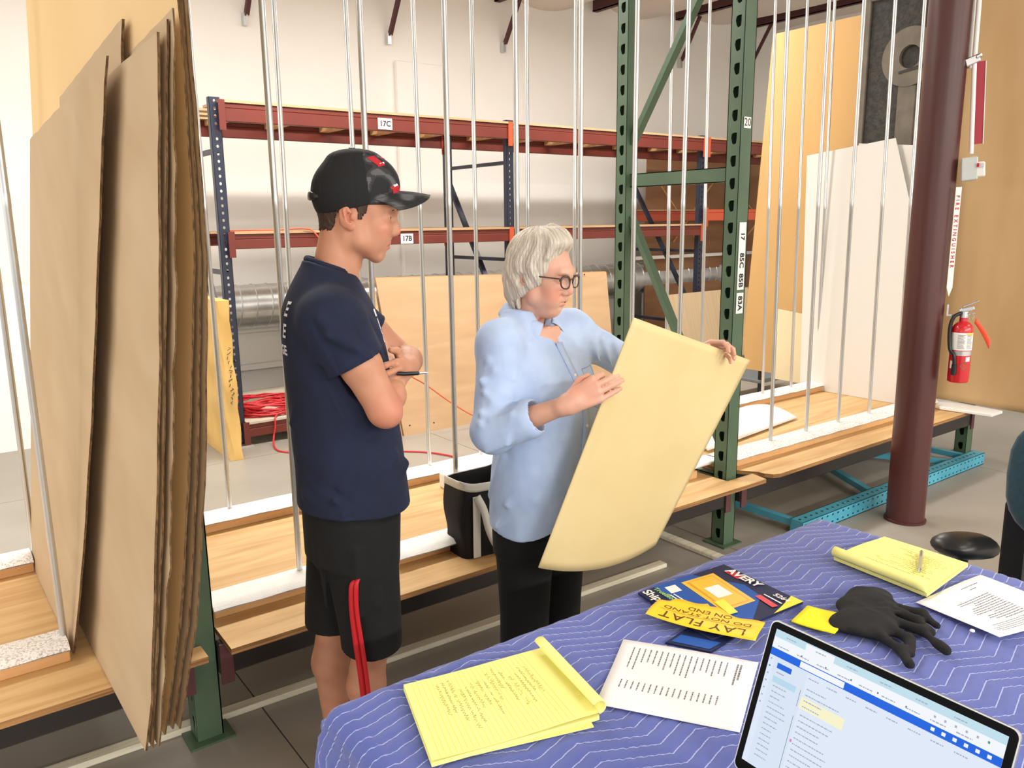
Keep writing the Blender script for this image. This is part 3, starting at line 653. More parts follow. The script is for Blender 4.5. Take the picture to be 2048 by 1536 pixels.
mb.build('print', mat('grey_ink', lin(120, 118, 124), rough=0.7), fe, smooth=60)['kind'] = 'stuff'
wrap_label(1.052, 1.0605, rd(292), rd(342), mat('yellow_mark', lin(244, 206, 40), rough=0.5), 'yellow_mark', 0.0523)
wrap_label(0.875, 0.915, rd(215), rd(250), M['white'], 'label')
MB().add([(cx + 0.0525 * math.cos(rd(a)), cyy + 0.0525 * math.sin(rd(a)), z) for a, z in ((272, 0.893), (292, 0.915), (312, 0.893), (292, 0.871))], [(0, 1, 2, 3)]).build('green_diamond', mat('green_mark', lin(30, 120, 70), rough=0.5), fe)
wrap_label(0.915, 0.938, rd(300), rd(328), M['white'], 'round_badge')
MB().grid(lambda u, v: (cx + 0.052 + 0.075 * u + 0.006 * (v - 0.5), cyy - 0.012 - 0.012 * u + 0.004 * math.sin(u * 5), 1.125 - 0.1 * u * (0.9 + 0.3 * u) + (0.013 + 0.008 * u) * (v - 0.5) * 2), 8, 2).build('inspection_tag', mat('orange_tag', lin(240, 84, 50), rough=0.5), fe, smooth=60, solid=0.001)

# ------------------------------------------------------------------ table and blanket
TZ = 0.748
tb = thing('work_table', 'long folding table hidden under the blue moving blanket', 'table')
MB().box(0.565, 2.11, 0.2, 1.285, TZ - 0.04, TZ - 0.002).build('table_top', M['white'], tb, bevel=0.006)
for (x, y) in ((0.68, 0.3), (2.0, 0.3), (0.68, 1.18), (2.0, 1.18)):
    MB().cyl((x, y, 0), (x, y, TZ - 0.04), 0.018, n=12).build('leg', M['greyst'], tb, smooth=40)
PER, LSP = 0.19, 0.0305
def stitch(s, t):
    q = (s / PER) % 1.0; return t + 0.21 * s - 0.037 * min(q / 0.42, (1 - q) / 0.58)
def fold(s, r=0.03, flare=0.06):
    """drape over an edge at s=0 (s>0 lies on top): returns (offset along, drop)"""
    if s >= 0: return s, 0.0
    q = -s; a = q / r
    if a < math.pi / 2: return -r * math.sin(a), r * (1 - math.cos(a))
    d = q - r * math.pi / 2
    return -r - flare * d, r + d * 0.995
bm = MB(); uv = []
W_, H_ = 1.545, 1.085; ds = 0.0085
S = np.arange(-0.42, W_ + 0.30, ds); T = np.arange(-0.28, H_ + 0.32, ds)
for t in T:
    for s in S:
        if s < W_ / 2: ox, dz1 = fold(s); ex = -1
        else:
            o_, dz1 = fold(W_ - s, 0.05); ox = W_ - o_; ex = 1
        if t > H_ / 2:
            o_, dz2 = fold(H_ - t, 0.035, 0.05); oy = H_ - o_; ey = 1
        else:
            o_, dz2 = fold(t); oy = o_; ey = -1
        dz = max(dz1, dz2) + 0.25 * min(dz1, dz2)
        if dz1 > 0.05: ox += ex * 0.022 * min(1, dz1 * 5) * math.sin(t * 17 + 0.8) ; oy += 0.01 * math.sin(t * 23) * min(1, dz1 * 4)
        if dz2 > 0.05: oy += ey * 0.022 * min(1, dz2 * 5) * math.sin(s * 15)
        if dz1 > 0.05 and dz2 > 0.05:
            k_ = min(1, min(dz1, dz2) * 6); ox -= ex * 0.05 * k_; oy -= ey * 0.03 * k_
        w = stitch(s, t); puff = 0.0045 * abs(math.sin(math.pi * w / LSP)) ** 0.6 + 0.003 * math.sin(s * 6 + 1.0) * math.cos(t * 5)
        zz = TZ + 0.008 - dz + (puff if dz < 0.02 else 0)
        xx = 0.565 + ox; yy = 0.2 + oy
        if dz1 >= 0.02: xx += ex * puff
        if dz2 >= 0.02: yy += ey * puff
        bm.v.append((xx, yy, zz)); uv.append((s, t))
ns, nt_ = len(S), len(T)
bm.f = [(j * ns + i, j * ns + i + 1, (j + 1) * ns + i + 1, (j + 1) * ns + i) for j in range(nt_ - 1) for i in range(ns - 1)]; bm.m = [0] * len(bm.f)
def blanket_mat():
    m = mat('quilted_blanket', lin(94, 106, 178), rough=0.9, sheen=0.25)
    nt = m.node_tree; N, L = nt.nodes, nt.links; b = N['Principled BSDF']
    uvn = N.new('ShaderNodeUVMap'); sp = N.new('ShaderNodeSeparateXYZ'); L.new(uvn.outputs[0], sp.inputs[0])
    def mth(op, a, b_=None, c_=None):
        n = N.new('ShaderNodeMath'); n.operation = op
        for i, q in enumerate((a, b_, c_)):
            if q is None: continue
            if isinstance(q, (int, float)): n.inputs[i].default_value = q
            else: L.new(q, n.inputs[i])
        return n.outputs[0]
    fr = mth('FRACT', mth('DIVIDE', sp.outputs[0], PER)); tri = mth('MINIMUM', mth('DIVIDE', fr, 0.42), mth('DIVIDE', mth('SUBTRACT', 1.0, fr), 0.58))
    w = mth('SUBTRACT', mth('ADD', sp.outputs[1], mth('MULTIPLY', sp.outputs[0], 0.21)), mth('MULTIPLY', tri, 0.037))
    f2 = mth('FRACT', mth('ADD', mth('DIVIDE', w, LSP), 0.5)); dist = mth('ABSOLUTE', mth('SUBTRACT', f2, 0.5))
    line = mth('LESS_THAN', dist, 0.036)
    dash = mth('GREATER_THAN', mth('FRACT', mth('MULTIPLY', mth('ADD', sp.outputs[0], sp.outputs[1]), 120.0)), 0.22)
    n = N.new('ShaderNodeTexNoise'); n.inputs['Scale'].default_value = 14; n.inputs['Detail'].default_value = 6; L.new(uvn.outputs[0], n.inputs['Vector'])
    c = N.new('ShaderNodeMix'); c.data_type = 'RGBA'; c.inputs['A'].default_value = lin(70, 84, 160); c.inputs['B'].default_value = lin(88, 101, 174); L.new(n.outputs['Fac'], c.inputs['Factor'])
    x = N.new('ShaderNodeMix'); x.data_type = 'RGBA'; L.new(c.outputs['Result'], x.inputs['A']); x.inputs['B'].default_value = lin(170, 181, 226)
    L.new(mth('MULTIPLY', line, mth('ADD', 0.62, mth('MULTIPLY', dash, 0.33))), x.inputs['Factor']); L.new(x.outputs['Result'], b.inputs['Base Color'])
    return m
bo = bm.build('moving_blanket', blanket_mat(), smooth=180, solid=0.004); tag(bo, 'quilted blue moving blanket with white zigzag stitching spread over the table', 'blanket')
ul = bo.data.uv_layers.new(name='UVMap'); li = np.zeros(len(bo.data.loops), np.int32); bo.data.loops.foreach_get('vertex_index', li)
ul.data.foreach_set('uv', np.array(uv, np.float32)[li].ravel())
ZT = TZ + 0.0175   # resting height for things on the blanket

# ------------------------------------------------------------------ paper goods
def bil(c, u, v):   # corners c00 c10 c11 c01 in (x, y)
    a = [c[0][i] * (1 - u) + c[1][i] * u for i in (0, 1)]; b = [c[3][i] * (1 - u) + c[2][i] * u for i in (0, 1)]
    return (a[0] * (1 - v) + b[0] * v, a[1] * (1 - v) + b[1] * v)
def scribble(mb, c, z, u0, v0, u1, n, h, seed, r=0.0008, axis='u'):
    rs = random.Random(seed); pts = []
    for i in range(n):
        t = i / (n - 1); a = u0 + (u1 - u0) * t; b = v0 + h * math.sin(i * 2.4 + rs.random() * 2) * (0.5 + rs.random())
        if rs.random() < 0.12 and len(pts) > 2:
            mb.tube(pts, r, 4); pts = []
        p = bil(c, a, b) if axis == 'u' else bil(c, b, a); pts.append((p[0], p[1], z))
    if len(pts) > 2: mb.tube(pts, r, 4)
M['pencil'] = mat('pen_ink', lin(128, 126, 84), rough=0.8)
M['rule'] = mat('ruled_line', lin(224, 220, 104), rough=0.8)
def legal_pad(c, z, label, roll_r, seed, flip):
    """c: c00 c10 c11 c01; the rolled binding runs along the edge c10-c11 (flip: rolls over c10-c11)"""
    t = thing('legal_pad', label, 'notepad', group='yellow legal pads on the table')
    g = MB(); n = 18
    def top(u, v):
        p = bil(c, u, v); return (p[0], p[1], z + 0.011 + 0.002 * math.sin(u * 4) * math.sin(v * 3))
    MB().grid(lambda u, v: (*bil(c, u, v), z + 0.0095 + 0.0012 * math.sin(v * 3)), 2, 2).build('cover', M['yellowpaper'], t, solid=0.0)
    blk = MB(); blk.prism([(*bil(c, u, v), z) for u, v in ((0, 0), (1, 0), (1, 1), (0, 1))], (0, 0, 0.0085)); blk.build('page_block', M['yellowpaper'], t)
    # top page curling up and over into the binding roll
    e = Vector((*bil(c, 1, 0.5), 0)) - Vector((*bil(c, 0, 0.5), 0)); L_ = e.length
    def page(u, v):
        p = bil(c, u, v); return (p[0], p[1], z + 0.012 + 0.0025 * math.sin(u * 5 + seed) * (0.5 + v * 0.5))
    pg = MB(); pg.grid(page, 24, 12); pg.build('top_page', M['yellowpaper'], t, smooth=80)
    d = e.normalized()
    def roll(u, v):
        a = -math.pi / 2 + u * math.pi * 1.35; p = bil(c, 1, v)
        q = Vector((p[0], p[1], z + 0.0125 + roll_r)) + d * (roll_r * math.cos(a)) + Vector((0, 0, roll_r * math.sin(a))); return tuple(q)
    MB().grid(roll, 14, 10).build('rolled_pages', M['yellowpaper'], t, smooth=80, solid=0.0025)
    rl_ = MB()
    for i in range(26):
        u = 0.05 + i * 0.032
        a, b = page(u, 0.015), page(u, 0.985); a2, b2 = page(u + 0.003, 0.015), page(u + 0.003, 0.985)
        ps = [page(u, k / 8 * 0.97 + 0.015) for k in range(9)]; qs = [page(u + 0.0022, k / 8 * 0.97 + 0.015) for k in range(9)]
        up = lambda p: (p[0], p[1], p[2] + 0.0005)
        for k in range(8): rl_.quad(up(ps[k]), up(qs[k]), up(qs[k + 1]), up(ps[k + 1]))
    rl_.build('ruled_lines', M['rule'], t)['kind'] = 'stuff'
    w = MB(); rs = random.Random(seed)
    for i in range(15):
        u = 0.2 + i * 0.043; v0 = 0.08 + rs.random() * 0.18; v1 = v0 + 0.25 + rs.random() * 0.35
        pts = []; k = int((v1 - v0) * 90)
        for q in range(k):
            v = v0 + (v1 - v0) * q / k; p = page(u + 0.011 * math.sin(q * 2.2 + rs.random()) * (0.4 + rs.random()), v); pts.append((p[0], p[1], p[2] + 0.0009))
            if rs.random() < 0.13:
                if len(pts) > 2: w.tube(pts, 0.0003, 4)
                pts = []
        if len(pts) > 2: w.tube(pts, 0.0003, 4)
    w.build('handwriting', M['pencil'], t)['kind'] = 'stuff'
    return t
legal_pad([(0.672, 1.262), (0.962, 1.205), (0.905, 0.962), (0.598, 1.036)], ZT, 'yellow legal pad covered in notes at the left end of the table', 0.013, 3, False)
legal_pad([(2.095, 0.862), (1.845, 0.842), (1.868, 1.098), (2.10, 1.088)], ZT, 'yellow legal pad with a pen on it at the far right of the table', 0.012, 5, True)
o = MB().prism([(0.652, 1.028, ZT - 0.003), (0.885, 0.955, ZT - 0.003), (0.893, 0.975, ZT - 0.003), (0.66, 1.045, ZT - 0.003)], (0, 0, 0.0025)).build('loose_sheet', M['yellowpaper']); tag(o, 'yellow sheet poking out under the left legal pad', 'paper')
# silver pen on the far pad
pn = thing('ballpoint_pen', 'clear silver pen lying on the far legal pad', 'pen', (1.985, 0.93, ZT + 0.021), math.atan2(0.9 - 0.96, 1.92 - 2.05))
MB().cyl((-0.07, 0, 0), (0.055, 0, 0), 0.0048, n=12).build('barrel', mat('pen_grey', lin(170, 164, 140), rough=0.25), pn, smooth=40)
MB().cyl((0.055, 0, 0), (0.075, 0, 0), 0.0046, 0.0015, n=12).build('tip', M['chrome'], pn, smooth=40)
MB().box(-0.065, -0.02, -0.0015, 0.0015, 0.005, 0.0075).build('clip', M['chrome'], pn)

def printed_page(c, z, label, rows, seed, curl=0.0):
    t = thing('printed_page', label, 'paper')
    def pg(u, v):
        p = bil(c, u, v); return (p[0], p[1], z + 0.001 + curl * (u ** 3) * v + 0.0015 * math.sin(u * 5 + v * 3))
    MB().grid(pg, 14, 14).build('sheet', M['paper'], t, smooth=80, solid=0.0006)
    pr = MB(); rs = random.Random(seed)
    for (v, segs) in rows:
        for (a, b, h) in segs:
            n = max(1, int((b - a) * 26)); x = a
            while x < b:
                ww = 0.008 + rs.random() * 0.03; x2 = min(b, x + ww)
                q = [pg(x, v), pg(x2, v), pg(x2, v + h), pg(x, v + h)]; pr.quad(*[(p[0], p[1], p[2] + 0.0007) for p in q]); x = x2 + 0.006
    pr.build('print', mat('print_ink', lin(112, 112, 118), rough=0.8), t)['kind'] = 'stuff'; return t
rows = []; rs = random.Random(4)
for i in range(17):
    v = 0.2 + i * 0.043
    rows.append((v, [(0.1, 0.1 + 0.18 + rs.random() * 0.16, 0.009), (0.6, 0.72, 0.009)]))
rows.append((0.1, [(0.1, 0.34, 0.014)])); rows.append((0.125, [(0.1, 0.42, 0.012)]))
printed_page([(1.29, 0.905), (1.14, 1.14), (0.93, 1.0), (1.075, 0.785)][::1] if False else [(1.14, 1.14), (0.93, 1.0), (1.075, 0.785), (1.29, 0.905)][::-1][0:0] or [(1.29, 0.905), (1.075, 0.785), (0.93, 1.0), (1.14, 1.14)], ZT, 'white printed list lying between the left legal pad and the laptop', rows, 4)
rows = []
for i in range(13): rows.append((0.3 + i * 0.035, [(0.3, 0.55 + rs.random() * 0.25, 0.012)]))
for i in range(5): rows.append((0.78 + i * 0.03, [(0.08, 0.8 + rs.random() * 0.1, 0.008)]))
rows.append((0.1, [(0.2, 0.45, 0.012)])); rows.append((0.16, [(0.3, 0.4, 0.012)]))
printed_page([(2.07, 0.82), (1.80, 0.845), (1.755, 0.645), (2.03, 0.60)], ZT, 'white printed page at the right edge of the table', rows, 9, curl=0.01)

# label pack
av = thing('label_pack', 'dark blue pack of shipping labels with a yellow envelope picture', 'label pack')
A_, B_, C_, D_ = Vector((1.318, 1.272, 0)), Vector((1.61, 1.25, 0)), Vector((1.585, 1.0, 0)), Vector((1.28, 1.018, 0))
def avp(a, b, dz=0.0):   # a along reading direction, b up the pack
    l, r = A_ + (B_ - A_) * b, D_ + (C_ - D_) * b; p = l + (r - l) * a; return (p.x, p.y, ZT + 0.006 + dz)
M['avblue'] = mat('pack_blue', lin(30, 84, 168), rough=0.55, spec=0.25); M['avnavy'] = mat('pack_navy', lin(28, 36, 72), rough=0.55, spec=0.25); M['avyel'] = mat('pack_yellow', lin(248, 190, 52), rough=0.4)
M['avyel2'] = mat('pack_light_yellow', lin(252, 224, 40), rough=0.4); M['avred'] = mat('pack_red', lin(214, 36, 60), rough=0.4); M['avgrn'] = mat('pack_green', lin(150, 200, 70), rough=0.4)
MB().prism([avp(0, 0, -0.006), avp(1, 0, -0.006), avp(1, 1, -0.006), avp(0, 1, -0.006)], (0, 0, 0.006)).build('pack', M['avnavy'], av, bevel=0.001)
def avq(name, m, pts, dz, body=None): return MB().add([avp(a, b, dz) for a, b in pts], [tuple(range(len(pts)))]).build(name, m, av)
avq('blue_panel', M['avblue'], [(0, 0.17), (0.85, 0.05), (1, 0.12), (1, 0.42), (0.7, 0.80), (0.45, 0.84), (0, 0.6)], 0.0006)
avq('envelope_picture', M['avyel'], [(0.08, 0.42), (0.72, 0.36), (0.74, 0.70), (0.1, 0.78)], 0.0012)
avq('envelope_border', mat('pack_amber', lin(226, 158, 36), rough=0.4), [(0.11, 0.46), (0.69, 0.40), (0.71, 0.67), (0.13, 0.74)], 0.0016)
avq('envelope_inner', M['avyel'], [(0.125, 0.475), (0.675, 0.415), (0.695, 0.655), (0.145, 0.725)], 0.002)
avq('address_label', M['paper'], [(0.3, 0.5), (0.52, 0.48), (0.535, 0.63), (0.315, 0.65)], 0.0026)
avq('tear_tab', M['avyel2'], [(0.55, 0.4), (0.8, 0.36), (0.81, 0.44), (0.56, 0.5)], 0.003)
avq('white_badge', M['white'], [(0.07, 0.24), (0.2, 0.22), (0.21, 0.33), (0.08, 0.35)], 0.0014)
avq('yellow_corner', M['avyel2'], [(0.86, 1.0), (1, 1), (1, 0.66), (0.94, 0.82)], 0.001)
avq('logo_patch', M['avred'], [(0.13, 0.885), (0.33, 0.87), (0.36, 0.95), (0.16, 0.965)], 0.001)
ux, uy = (Vector(avp(1, 0.5)) - Vector(avp(0, 0.5))), (Vector(avp(0.5, 1)) - Vector(avp(0.5, 0)))
def avt(body, size, a, b, m, nme='lettering', **k):
    mb = MB(); put_text(mb, body, size, avp(a, b, 0.0032), ux, uy, align='LEFT', **k); mb.build(nme, m, av)
avt('AVERY', 0.036, 0.14, 0.925, M['white'], bold=0.0012)
avt('Shipping Labels', 0.034, 0.03, 0.055, M['white'], bold=0.0008)
avt('TrueBlock', 0.02, 0.04, 0.155, M['avgrn'], bold=0.0004)
avt('5264', 0.022, 0.76, 0.9, M['white'], bold=0.0005)
for (a, b, w_) in ((0.22, 0.22, 0.4), (0.22, 0.185, 0.35), (0.7, 0.83, 0.22)): avq('fine_print', M['white'], [(a, b), (a + w_, b - 0.01), (a + w_, b + 0.006), (a, b + 0.012)], 0.0022)
avq('red_line', M['avred'], [(0.68, 0.75), (0.92, 0.72), (0.93, 0.775), (0.69, 0.805)], 0.0022)
a2 = thing('label_pack', 'second dark blue pack mostly hidden under the yellow sticker', 'label pack')
MB().prism([(1.30, 1.09, ZT - 0.002), (1.20, 1.075, ZT - 0.002), (1.245, 0.99, ZT - 0.002), (1.345, 1.0, ZT - 0.002)], (0, 0, 0.0045)).build('pack', M['avnavy'], a2)
MB().add([(1.212, 1.07, ZT + 0.0032), (1.25, 1.075, ZT + 0.0032), (1.29, 1.0, ZT + 0.0032), (1.25, 0.998, ZT + 0.0032)], [(0, 1, 2, 3)]).build('blue_panel', M['avblue'], a2)

# torn yellow sticker
sk = thing('warning_sticker', 'torn yellow sticker reading LAY FLAT DO NOT STAND ON END', 'sticker')
M['sky'] = mat('sticker_yellow', lin(250, 206, 44), rough=0.45)
o_ = Vector((1.335, 1.078, 0)); sx, sy = Vector((-0.42, 0.907, 0)), Vector((-0.907, -0.42, 0))
def skz(a, b): return ZT + 0.0125 + 0.012 * (a / 0.13) ** 2 * (0.4 if a < 0 else 0.9) + 0.004 * math.sin(b * 40)
def skp(a, b, dz=0.0): p = o_ + sx * a + sy * b; return (p.x, p.y, skz(a, b) + dz)
def tornb(u): return -0.05 - 0.006 * math.sin(u * 17) + 0.012 * math.sin(u * 7 + 1) - (0.012 if 0.55 < u < 0.9 else 0)
MB().grid(lambda u, v: skp(-0.12 + 0.24 * u, tornb(u) * (1 - v) + 0.062 * v), 30, 8).build('sticker', M['sky'], sk, smooth=80, solid=0.0006)
for body, sz, a, b in (('LAY FLAT', 0.043, 0.0, 0.035), ('DO NOT STAND', 0.026, 0.0, -0.006), ('ON END', 0.026, 0.0, -0.033)):
    v_, f_ = text_mesh(body, sz, 'CENTER', 0.0, 1.05 if sz > 0.03 else 1.0); mb = MB(); mb.add([skp(p[0], b + p[1], 0.0009) for p in v_], f_); mb.build('lettering', mat('sticker_ink', lin(92, 52, 20), rough=0.6), sk)
mb = MB()
for i in range(20): a0, a1 = -0.1 + 0.01 * i, -0.1 + 0.01 * (i + 1); mb.quad(skp(a0, 0.0115, 0.0009), skp(a1, 0.0115, 0.0009), skp(a1, 0.0127, 0.0009), skp(a0, 0.0127, 0.0009))
mb.build('rule_line', MATS['sticker_ink'], sk)
# sticky note, crumb
o = MB().grid(lambda u, v: (*bil([(1.58, 0.985), (1.603, 0.89), (1.50, 0.868), (1.488, 0.965)], u, v), ZT + 0.003 + 0.008 * u * u), 8, 8).build('sticky_note', mat('neon_yellow', lin(255, 240, 30), rough=0.7), smooth=80, solid=0.0035); tag(o, 'bright yellow sticky note pad between the label pack and the glove', 'sticky note')
o = MB().lathe([(0.002, 0), (0.0055, 0.002), (0.005, 0.005), (0.002, 0.0065)], (1.757, 0.70, ZT), n=9).build('crumpled_scrap', M['paper'], smooth=60); tag(o, 'tiny white scrap beside the right printed page', 'scrap')

# ------------------------------------------------------------------ laptop
lp = thing('laptop', 'silver laptop with a lit mail screen at the near right corner', 'laptop')
M['alu'] = mat('aluminium', lin(196, 197, 200), rough=0.32, metal=0.9)
BLc, TLc = Vector((0.966, 0.716, 0.789)), Vector((1.049, 0.714, 1.02)); TRc = Vector((1.043, 0.345, 1.02)); BRc = BLc + (TRc - TLc)
ur = (TRc - TLc).normalized(); ud = (BLc - TLc).normalized(); un = ur.cross(ud).normalized()
if un.x > 0: un = -un
WL, HL = (TRc - TLc).length, (BLc - TLc).length
def rrect(w, h, r, n=6, x0=0.0, y0=0.0):
    pts = []
    for (cx_, cy_, a0) in ((x0 + r, y0 + r, math.pi), (x0 + w - r, y0 + r, 1.5 * math.pi), (x0 + w - r, y0 + h - r, 0), (x0 + r, y0 + h - r, 0.5 * math.pi)):
        for i in range(n + 1): a = a0 + math.pi / 2 * i / n; pts.append((cx_ + r * math.cos(a), cy_ + r * math.sin(a)))
    return pts
def LP(a, b, d=0.0): p = TLc + ur * a + ud * b + un * d; return (p.x, p.y, p.z)
MB().prism([LP(a, b, 0) for a, b in rrect(WL, HL, 0.012)], tuple(-un * 0.005)).build('lid', M['alu'], lp)
MB().prism([LP(a, b, 0.0004) for a, b in rrect(WL - 0.004, HL - 0.004, 0.0105, x0=0.002, y0=0.002)], tuple(un * 0.0004)).build('bezel', mat('glossy_black', lin(4, 4, 5), rough=0.3, spec=0.08), lp)
DX0, DY0, DW, DH = 0.0125, 0.0125, WL - 0.025, HL - 0.032
def SP(a, b, d=0.0): return LP(DX0 + a * DW, DY0 + b * DH, 0.001 + d)
def glow(nm, r, g, b, s=1.0): return mat(nm, (0, 0, 0, 1), rough=0.4, emit=lin(r, g, b), estr=s * 0.76, spec=0.2)
E1 = glow('screen_white', 226, 236, 252); scr = MB().quad(SP(0, 1), SP(1, 1), SP(1, 0), SP(0, 0)).build('display', E1, lp)
def ui(nm, m, a0, a1, b0, b1, d=0.0003): return MB().quad(SP(a0, b1, d), SP(a1, b1, d), SP(a1, b0, d), SP(a0, b0, d)).build(nm, m, scr)
cy_ = glow('screen_cyan', 196, 226, 240); bl_ = glow('screen_blue', 14, 100, 226); wh_ = glow('screen_bright', 246, 250, 255); ye_ = glow('screen_yellow', 250, 246, 206); lb_ = glow('screen_light_blue', 186, 220, 240); gr_ = glow('screen_grey', 168, 178, 196); dk_ = glow('screen_dark', 84, 92, 110); gn_ = glow('screen_green', 60, 160, 120); pk_ = glow('screen_pink', 238, 130, 206)
ui('tab_strip', cy_, 0, 1, 0, 0.055); ui('open_tab', wh_, 0.16, 0.3, 0.008, 0.055, 0.0006); ui('toolbar', wh_, 0, 1, 0.055, 0.135)
ui('title_bar', bl_, 0, 1, 0.135, 0.19); ui('search_box', wh_, 0.155, 0.37, 0.141, 0.184, 0.0006)
ui('side_pane', glow('screen_pane', 220, 232, 248), 0.03, 0.2, 0.19, 1); ui('new_button', bl_, 0.05, 0.125, 0.225, 0.265, 0.0006); ui('selected_row', lb_, 0.045, 0.165, 0.325, 0.37, 0.0006)
ui('pinned_row', ye_, 0.2, 0.41, 0.37, 0.45, 0.0006); ui('divider', dk_, 0.188, 0.19, 0.33, 0.45, 0.0006); ui('divider', dk_, 0.186, 0.188, 0.52, 1.0, 0.0006)
tx = MB(); rs = random.Random(11)
def tline(a, b, w, h=0.008):
    x = a
    while x < a + w:
        q = 0.004 + rs.random() * 0.012; tx.quad(SP(x, b + h, 0.0009), SP(min(a + w, x + q), b + h, 0.0009), SP(min(a + w, x + q), b, 0.0009), SP(x, b, 0.0009)); x += q + 0.003
for i in range(14): tline(0.055, 0.39 + i * 0.04, 0.05 + rs.random() * 0.05)
for i in range(3): tline(0.055, 0.29 + i * 0.4 if i == 0 else 0.29, 0.04)
for i in range(16): tline(0.215, 0.3 + i * 0.042 + (0.02 if i > 3 else 0), 0.08 + rs.random() * 0.09)
for i in range(9): tline(0.03 + i * 0.1, 0.108, 0.06)
for i in range(6): tline(0.06 + i * 0.15, 0.028, 0.05)
for i in range(8): tline(0.21 + i * 0.09, 0.225, 0.05)
tx.build('screen_text', gr_, scr)['kind'] = 'stuff'
for i in range(6): ui('toolbar_icon', gr_ if i < 5 else gn_, 0.74 + i * 0.04, 0.748 + i * 0.04, 0.075, 0.09, 0.0008)
for i in range(6): ui('title_icon', wh_, 0.74 + i * 0.042, 0.755 + i * 0.042, 0.15, 0.172, 0.0008)
for i in range(7): ui('rail_icon', gn_ if i == 1 else gr_, 0.01, 0.018, 0.21 + i * 0.055, 0.222 + i * 0.055, 0.0008)
ui('avatar', pk_, 0.2, 0.21, 0.68, 0.7, 0.0008)
for i in range(5): ui('favicon', dk_, 0.15 + i * 0.12, 0.156 + i * 0.12, 0.1, 0.112, 0.0009)
Zb = 0.777
bs = MB().prism([(0.966 - b, 0.716 - a, Zb - 0.012 + 0.004) for a, b in rrect(WL, 0.245, 0.012)], (0, 0, 0.012)).build('base', M['alu'], lp, bevel=0.0015)
MB().box(0.74 + 0.1, 0.945, 0.715 - 0.34, 0.715 - 0.03, Zb + 0.004, Zb + 0.0044).build('keyboard_well', M['black'], bs)
for r_ in range(6):
    for c_ in range(13):
        MB().box(0.93 - r_ * 0.0165 - 0.0135, 0.93 - r_ * 0.0165, 0.68 - c_ * 0.0235 - 0.019, 0.68 - c_ * 0.0235, Zb + 0.0045, Zb + 0.0055).build('key', M['black'], bs)
MB().box(0.735, 0.825, 0.45, 0.6, Zb + 0.0041, Zb + 0.0044).build('trackpad', M['greyst'], bs)
MB().cyl((0.968, 0.66, 0.786), (0.968, 0.40, 0.786), 0.005, n=10).build('hinge', M['black'], lp, smooth=40)

# ------------------------------------------------------------------ office chair
ch = thing('office_chair', 'black office chair with a teal backrest at the far right of the table', 'chair', (2.52, 0.79, 0))
M['tealfab'] = mat('teal_fabric', lin(14, 62, 78), lin(10, 52, 66), (60, 60, 60), rough=0.9, sheen=0.3)
M['blkvinyl'] = mat('black_vinyl', lin(26, 25, 25), rough=0.35)
def cushion(c, rx, ry, rz, p=3.2, nu=28, nv=14):
    def f(u, v):
        a, b = u * 2 * math.pi, (v - 0.5) * math.pi; ca, sa, cb, sb = math.cos(a), math.sin(a), math.cos(b), math.sin(b); e = 2 / p; s_ = lambda x: math.copysign(abs(x) ** e, x)
        return (c[0] + rx * s_(cb) * s_(ca), c[1] + ry * s_(cb) * s_(sa), c[2] + rz * s_(sb))
    return MB().grid(f, nu, nv)
cushion((-0.02, 0, 0.47), 0.24, 0.25, 0.045).build('seat', M['tealfab'], ch, smooth=60)
cushion((0.25, 0, 0.84), 0.04, 0.262, 0.21, 3.0).build('backrest', M['tealfab'], ch, smooth=60)
MB().bar((0.25, 0.215, 0.34), (0.27, 0.225, 0.74), 0.075, 0.03, (1, 0, 0)).build('back_post', M['black'], ch, bevel=0.01, bseg=2)
MB().bar((0.25, -0.215, 0.34), (0.27, -0.225, 0.74), 0.075, 0.03, (1, 0, 0)).build('back_post', M['black'], ch, bevel=0.01, bseg=2)
for s_ in (1, -1):
    y = 0.25 * s_
    def arm(u, v, y=y, s_=s_):
        a = v * 2 * math.pi; t_ = u * 2 - 1; w = 0.056 * (1 - abs(t_) ** 4) ** 0.5 * (1.05 + 0.25 * t_ * -1) ; 
        bend = 0.03 * s_ * (1 - math.cos(u * math.pi)) * 0.5
        return (-0.165 + 0.25 * u, y - bend + w * math.cos(a), 0.668 + 0.042 * (1 - abs(t_) ** 3) ** 0.6 * math.sin(a) + 0.02 * (1 - u) - 0.03 * u * u)
    MB().grid(arm, 26, 16).build('armrest', M['blkvinyl'], ch, smooth=80)
    MB().tube(smooth_path([(-0.04, y, 0.65), (0.0, y + 0.01 * s_, 0.5), (-0.02, y - 0.06 * s_, 0.40), (-0.02, y - 0.14 * s_, 0.40)]), 0.018, 10).build('arm_support', M['black'], ch, smooth=60)
MB().cyl((0, 0, 0.1), (0, 0, 0.43), 0.03, n=16).build('gas_column', M['black'], ch, smooth=40)
for k in range(5):
    a = 2 * math.pi * k / 5 + 0.3
    lg = MB().bar((0, 0, 0.11), (0.27 * math.cos(a), 0.27 * math.sin(a), 0.075), 0.045, 0.035).build('base_leg', M['black'], ch, bevel=0.008)
    MB().cyl((0.27 * math.cos(a) - 0.015 * math.sin(a), 0.27 * math.sin(a) + 0.015 * math.cos(a), 0.028), (0.27 * math.cos(a) + 0.015 * math.sin(a), 0.27 * math.sin(a) - 0.015 * math.cos(a), 0.028), 0.028, n=14).build('caster', M['black'], lg, smooth=40)

